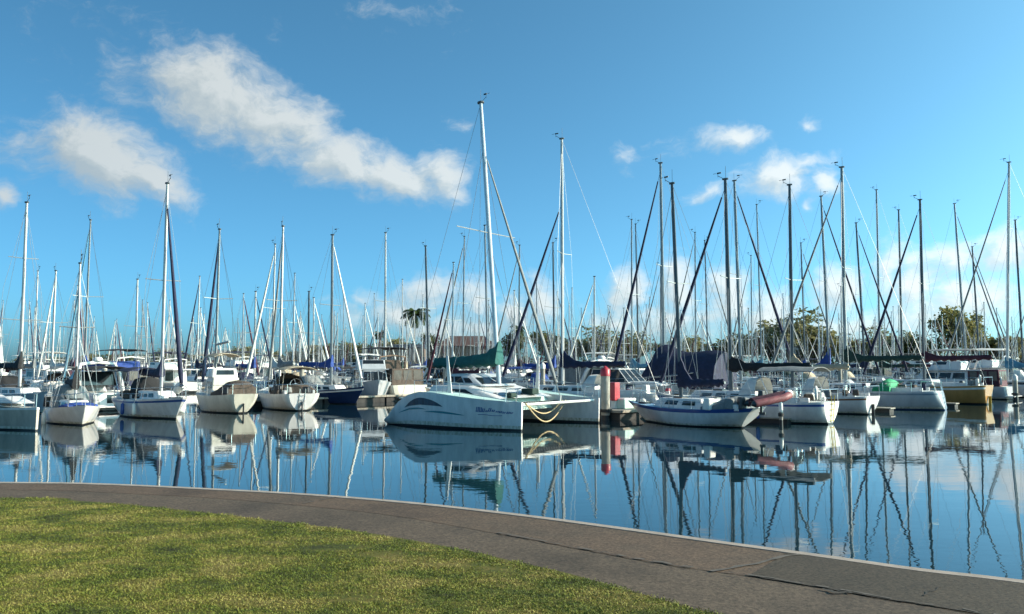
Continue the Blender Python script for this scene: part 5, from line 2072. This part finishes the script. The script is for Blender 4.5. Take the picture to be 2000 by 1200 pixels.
TREES = [  # px, top row, distance, prototype, width, label
    (1868, 578, 238, 0, .62, 'big spreading open-crowned tree above the ochre-hulled yacht'), (1886, 622, 246, 2, .55, 'greyish tree just behind the big spreading tree'),
    (1205, 640, 240, 2, 1.0, 'broad olive tree right of the red-capped pile'), (1168, 650, 246, 0, .8, 'smaller olive tree adjoining the broad olive tree on its left'), (1245, 652, 244, 0, .75, 'olive tree adjoining the broad olive tree on its right'),
    (1070, 642, 242, 1, .9, 'dark rounded tree left of the pale mast with navy boom cover'), (1118, 650, 244, 0, .9, 'olive tree right of the pale mast with navy boom cover'),
    (1002, 640, 250, 1, .7, 'dark upright tree right of the tall catamaran mast'), (1540, 612, 240, 2, .85, 'grey-green tall tree behind the tan boom cover'), (1505, 650, 246, 1, 1.0, 'dark tree left of the grey-green tall tree'),
    (1350, 645, 242, 0, .9, 'olive tree behind the navy boat tent, right half'), (1298, 665, 246, 1, .9, 'low dark tree behind the navy boat tent mast'), (1440, 640, 244, 0, .8, 'olive tree behind the twin dark masts'),
    (1400, 668, 248, 4, .8, 'low dark shrubby tree left of the twin dark masts'), (1595, 648, 244, 3, 1.2, 'small olive tree right of the grey-green tall tree'), (1650, 655, 246, 1, .9, 'dark tree behind the brown-striped yacht'),
    (1700, 655, 243, 0, .8, 'olive tree behind the green cockpit cover'), (1745, 640, 246, 2, .8, 'grey-green tree left of the hardtop cruiser'), (1790, 655, 244, 4, .9, 'low dark tree behind the hardtop cruiser'),
    (1950, 660, 242, 3, 1.2, 'small olive tree behind the boxy cream wheelhouse'), (1990, 655, 246, 1, .9, 'dark tree at the right edge of the shore'), (2060, 640, 246, 0, .9, 'olive tree beyond the right edge of the shore'),
    (838, 645, 250, 1, .5, 'narrow dark tree beside the tall palm'), (790, 668, 246, 4, .7, 'low dark tree below the tall palm'), (765, 664, 252, 3, 1.0, 'small olive tree left of the tall palm'), (725, 668, 244, 4, .7, 'low dark tree below the short palm'),
    (690, 672, 250, 3, 1.1, 'small olive tree right of the navy-hulled sloop mast'), (650, 668, 246, 4, .8, 'low dark tree behind the navy-hulled sloop mast'), (615, 676, 244, 3, 1.1, 'small olive tree left of the navy-hulled sloop mast'),
    (575, 684, 250, 4, .8, 'low dark tree behind the brown-bimini yacht, right half'), (535, 688, 246, 3, 1.2, 'low olive tree behind the brown-bimini yacht, left half'), (478, 678, 248, 3, 1.2, 'small olive tree right of the cream motorsailer mast'),
    (440, 684, 252, 4, .8, 'low dark tree behind the cream motorsailer'), (380, 690, 246, 4, .9, 'low dark tree left of the cream motorsailer mast'), (330, 682, 250, 3, 1.2, 'small olive tree behind the tall silver-masted sloop'),
    (280, 690, 246, 4, .9, 'low dark tree right of the blue and white cruiser'), (225, 690, 250, 4, .8, 'low dark tree behind the blue and white cruiser'), (170, 692, 250, 3, 1.2, 'low olive tree behind the small blue-covered sloop'),
    (110, 696, 246, 4, .9, 'low dark tree left of the small blue-covered sloop'), (40, 698, 250, 4, .9, 'low dark tree behind the left-edge catamaran')]
rnd = random.Random(9)
for px, yt, d, pr, wd, lab in TREES:
    m = at(px, d)
    h = top_scale(yt, d, pr)
    tree(lab, m.x, m.y, 1.3, pr, h, wd * (1.35 if px > 1030 and yt > 600 else 1.15), rnd.uniform(0, 6))

# hedge-like scrub along the waterline of the far shore, one uncountable mass
me, _ = crown_mesh('scrub', M['leaf_dark'], 1, 1, 0, 10, 4, .3, 77, 2)
r = np.random.RandomState(8)
vs, fs = [], []
for i in range(14000):
    x = r.uniform(-190, 190)
    hgt = 1.6 + (2.6 if x > -30 else .4) * (.6 + .4 * math.sin(x * .071)) + 1.2 * math.sin(x * .13) + .8 * math.sin(x * .41 + 1)
    p = np.array([x, 238 + r.uniform(-2, 4), 1.2 + r.rand() ** 1.3 * max(.8, hgt)])
    a = r.normal(size=3)
    a /= np.linalg.norm(a)
    b = np.cross(a, r.normal(size=3))
    b /= np.linalg.norm(b)
    s = r.uniform(.3, .6)
    o = len(vs)
    vs += [tuple(p - a * s), tuple(p + b * s * .6), tuple(p + a * s), tuple(p - b * s * .6)]
    fs.append((o, o + 1, o + 2, o + 3))
bpy.data.meshes.remove(me)
mb = MB()
mb.add(vs, fs)
o = tag(mb.build('shoreline_scrub', M['leaf_dark']), 'continuous low dark scrub along the far shoreline', 'scrub')
o['kind'] = 'stuff'


# palms
def palm(label, px, ytop, d, n=15, fl=3.4, lean=.4):
    m = at(px, d)
    H_ = height(ytop, d) - 1.3 - fl * .45
    o = thing('palm_tree', label, 'palm tree', (m.x, m.y, 1.3), 0, 'palm trees on the far shore')
    mb = MB()
    tp = Vector((lean, 0, H_))
    mb.tube([(0, 0, -.4), (lean * .3, 0, H_ * .4), (lean * .7, 0, H_ * .8), tp], [.34, .26, .22, .2], 8)
    mb.build('trunk', M['palm_bark'], o, smooth=50)
    r = random.Random(int(px))
    mb = MB()
    for i in range(n):
        q = 2 * math.pi * i / n + r.uniform(-.2, .2)
        up = r.uniform(-.25, 1.1)
        d0 = Vector((math.cos(q), math.sin(q), 0))
        pts = []
        p, el = tp.copy(), up
        for k in range(8):
            pts.append(p.copy())
            p = p + (d0 * math.cos(el) + Vector((0, 0, math.sin(el)))) * fl / 7
            el -= .27
        mb.tube(pts, [.05, .045, .04, .035, .03, .025, .02, .01], 4)
        sdv = d0.cross(Vector((0, 0, 1)))
        for k in range(1, 8):
            for u in (0, .25, .5, .75):
                c = pts[k - 1].lerp(pts[k], u)
                w_ = fl * .24 * math.sin(math.pi * min(1, (k - 1 + u + .8) / 8.2)) + .1
                t = (pts[k] - pts[k - 1]).normalized()
                for s in (1, -1):
                    e = c + sdv * s * w_ * .8 + t * w_ * .4 - Vector((0, 0, w_ * .75))
                    mb.add([c - t * .14, c + t * .14, e], [(0, 1, 2)])
    mb.build('crown', M['leaf_palm'], o)
    return o


palm('tall palm with drooping dark fronds left of the red-roofed building', 808, 598, 236, 20, 5.4, .3)
palm('short palm left of the tall palm', 743, 642, 240, 13, 2.8, -.2)
palm('slim palm right of the tall catamaran mast', 1012, 632, 246, 12, 3.2, .2)


# red-roofed building
def building(label, px0, px1, ytop, yeave, d, depth, wallm, roofm, hip=.22, storeys=1, name='building'):
    a, b = at(px0, d), at(px1, d)
    wd = b.x - a.x
    o = thing(name, label, 'building', ((a.x + b.x) / 2, d + depth / 2, 1.3), 0)
    ze, zt = height(yeave, d) - 1.3, height(ytop, d) - 1.3
    mb = MB()
    mb.box((0, 0, ze / 2), (wd * .92, depth * .92, ze))
    wl = mb.build('wall', wallm, o)
    mb = MB()
    x, y = wd / 2, depth / 2
    hx = x - wd * hip
    mb.add([(-x, -y, ze), (x, -y, ze), (x, y, ze), (-x, y, ze), (-hx, 0, zt), (hx, 0, zt), (-x, -y, ze - .25), (x, -y, ze - .25), (x, y, ze - .25), (-x, y, ze - .25)],
           [(0, 1, 5, 4), (1, 2, 5), (2, 3, 4, 5), (3, 0, 4), (6, 7, 1, 0), (7, 8, 2, 1), (8, 9, 3, 2), (9, 6, 0, 3), (9, 8, 7, 6)])
    mb.build('roof', roofm, o)
    nwin = max(2, int(wd / 3.2))
    for s in range(storeys):
        for i in range(nwin):
            xx = lerp(-wd * .4, wd * .4, i / (nwin - 1))
            zz = ze * (s + .5) / storeys
            mb = MB()
            mb.box((xx, -depth * .46 - .02, zz), (1.5, .1, min(1.4, ze / storeys * .5)))
            w_ = mb.build('window', M['glass_dark'], o)
            mb = MB()
            for dx in (-.8, .8):
                mb.box((xx + dx, -depth * .46 - .05, zz), (.1, .12, min(1.6, ze / storeys * .55)))
            mb.build('window_frame', M['fender_white'], w_)
    return o


building('long low building with dark red hipped roof behind the teal sail cover', 848, 972, 655, 676, 240, 14, M['wall_brown'], M['roof_red'])
building('small dark-roofed pavilion left of the tall palm', 752, 832, 672, 679, 236, 8, M['wall_brown'], M['boot_black'], hip=.1)
building('pale low clubhouse far off behind the cream motorsailer', 405, 470, 684, 690, 244, 10, M['wall_pale'], M['canvas_grey'], hip=.12)
building('pale flat-roofed building behind the broad olive tree', 1180, 1235, 668, 674, 256, 10, M['wall_pale'], M['canvas_grey'], hip=.1)
building('pale house behind the small olive tree right of the tan boom cover', 1560, 1625, 664, 676, 252, 10, M['wall_pale'], M['canvas_brown'], hip=.2)
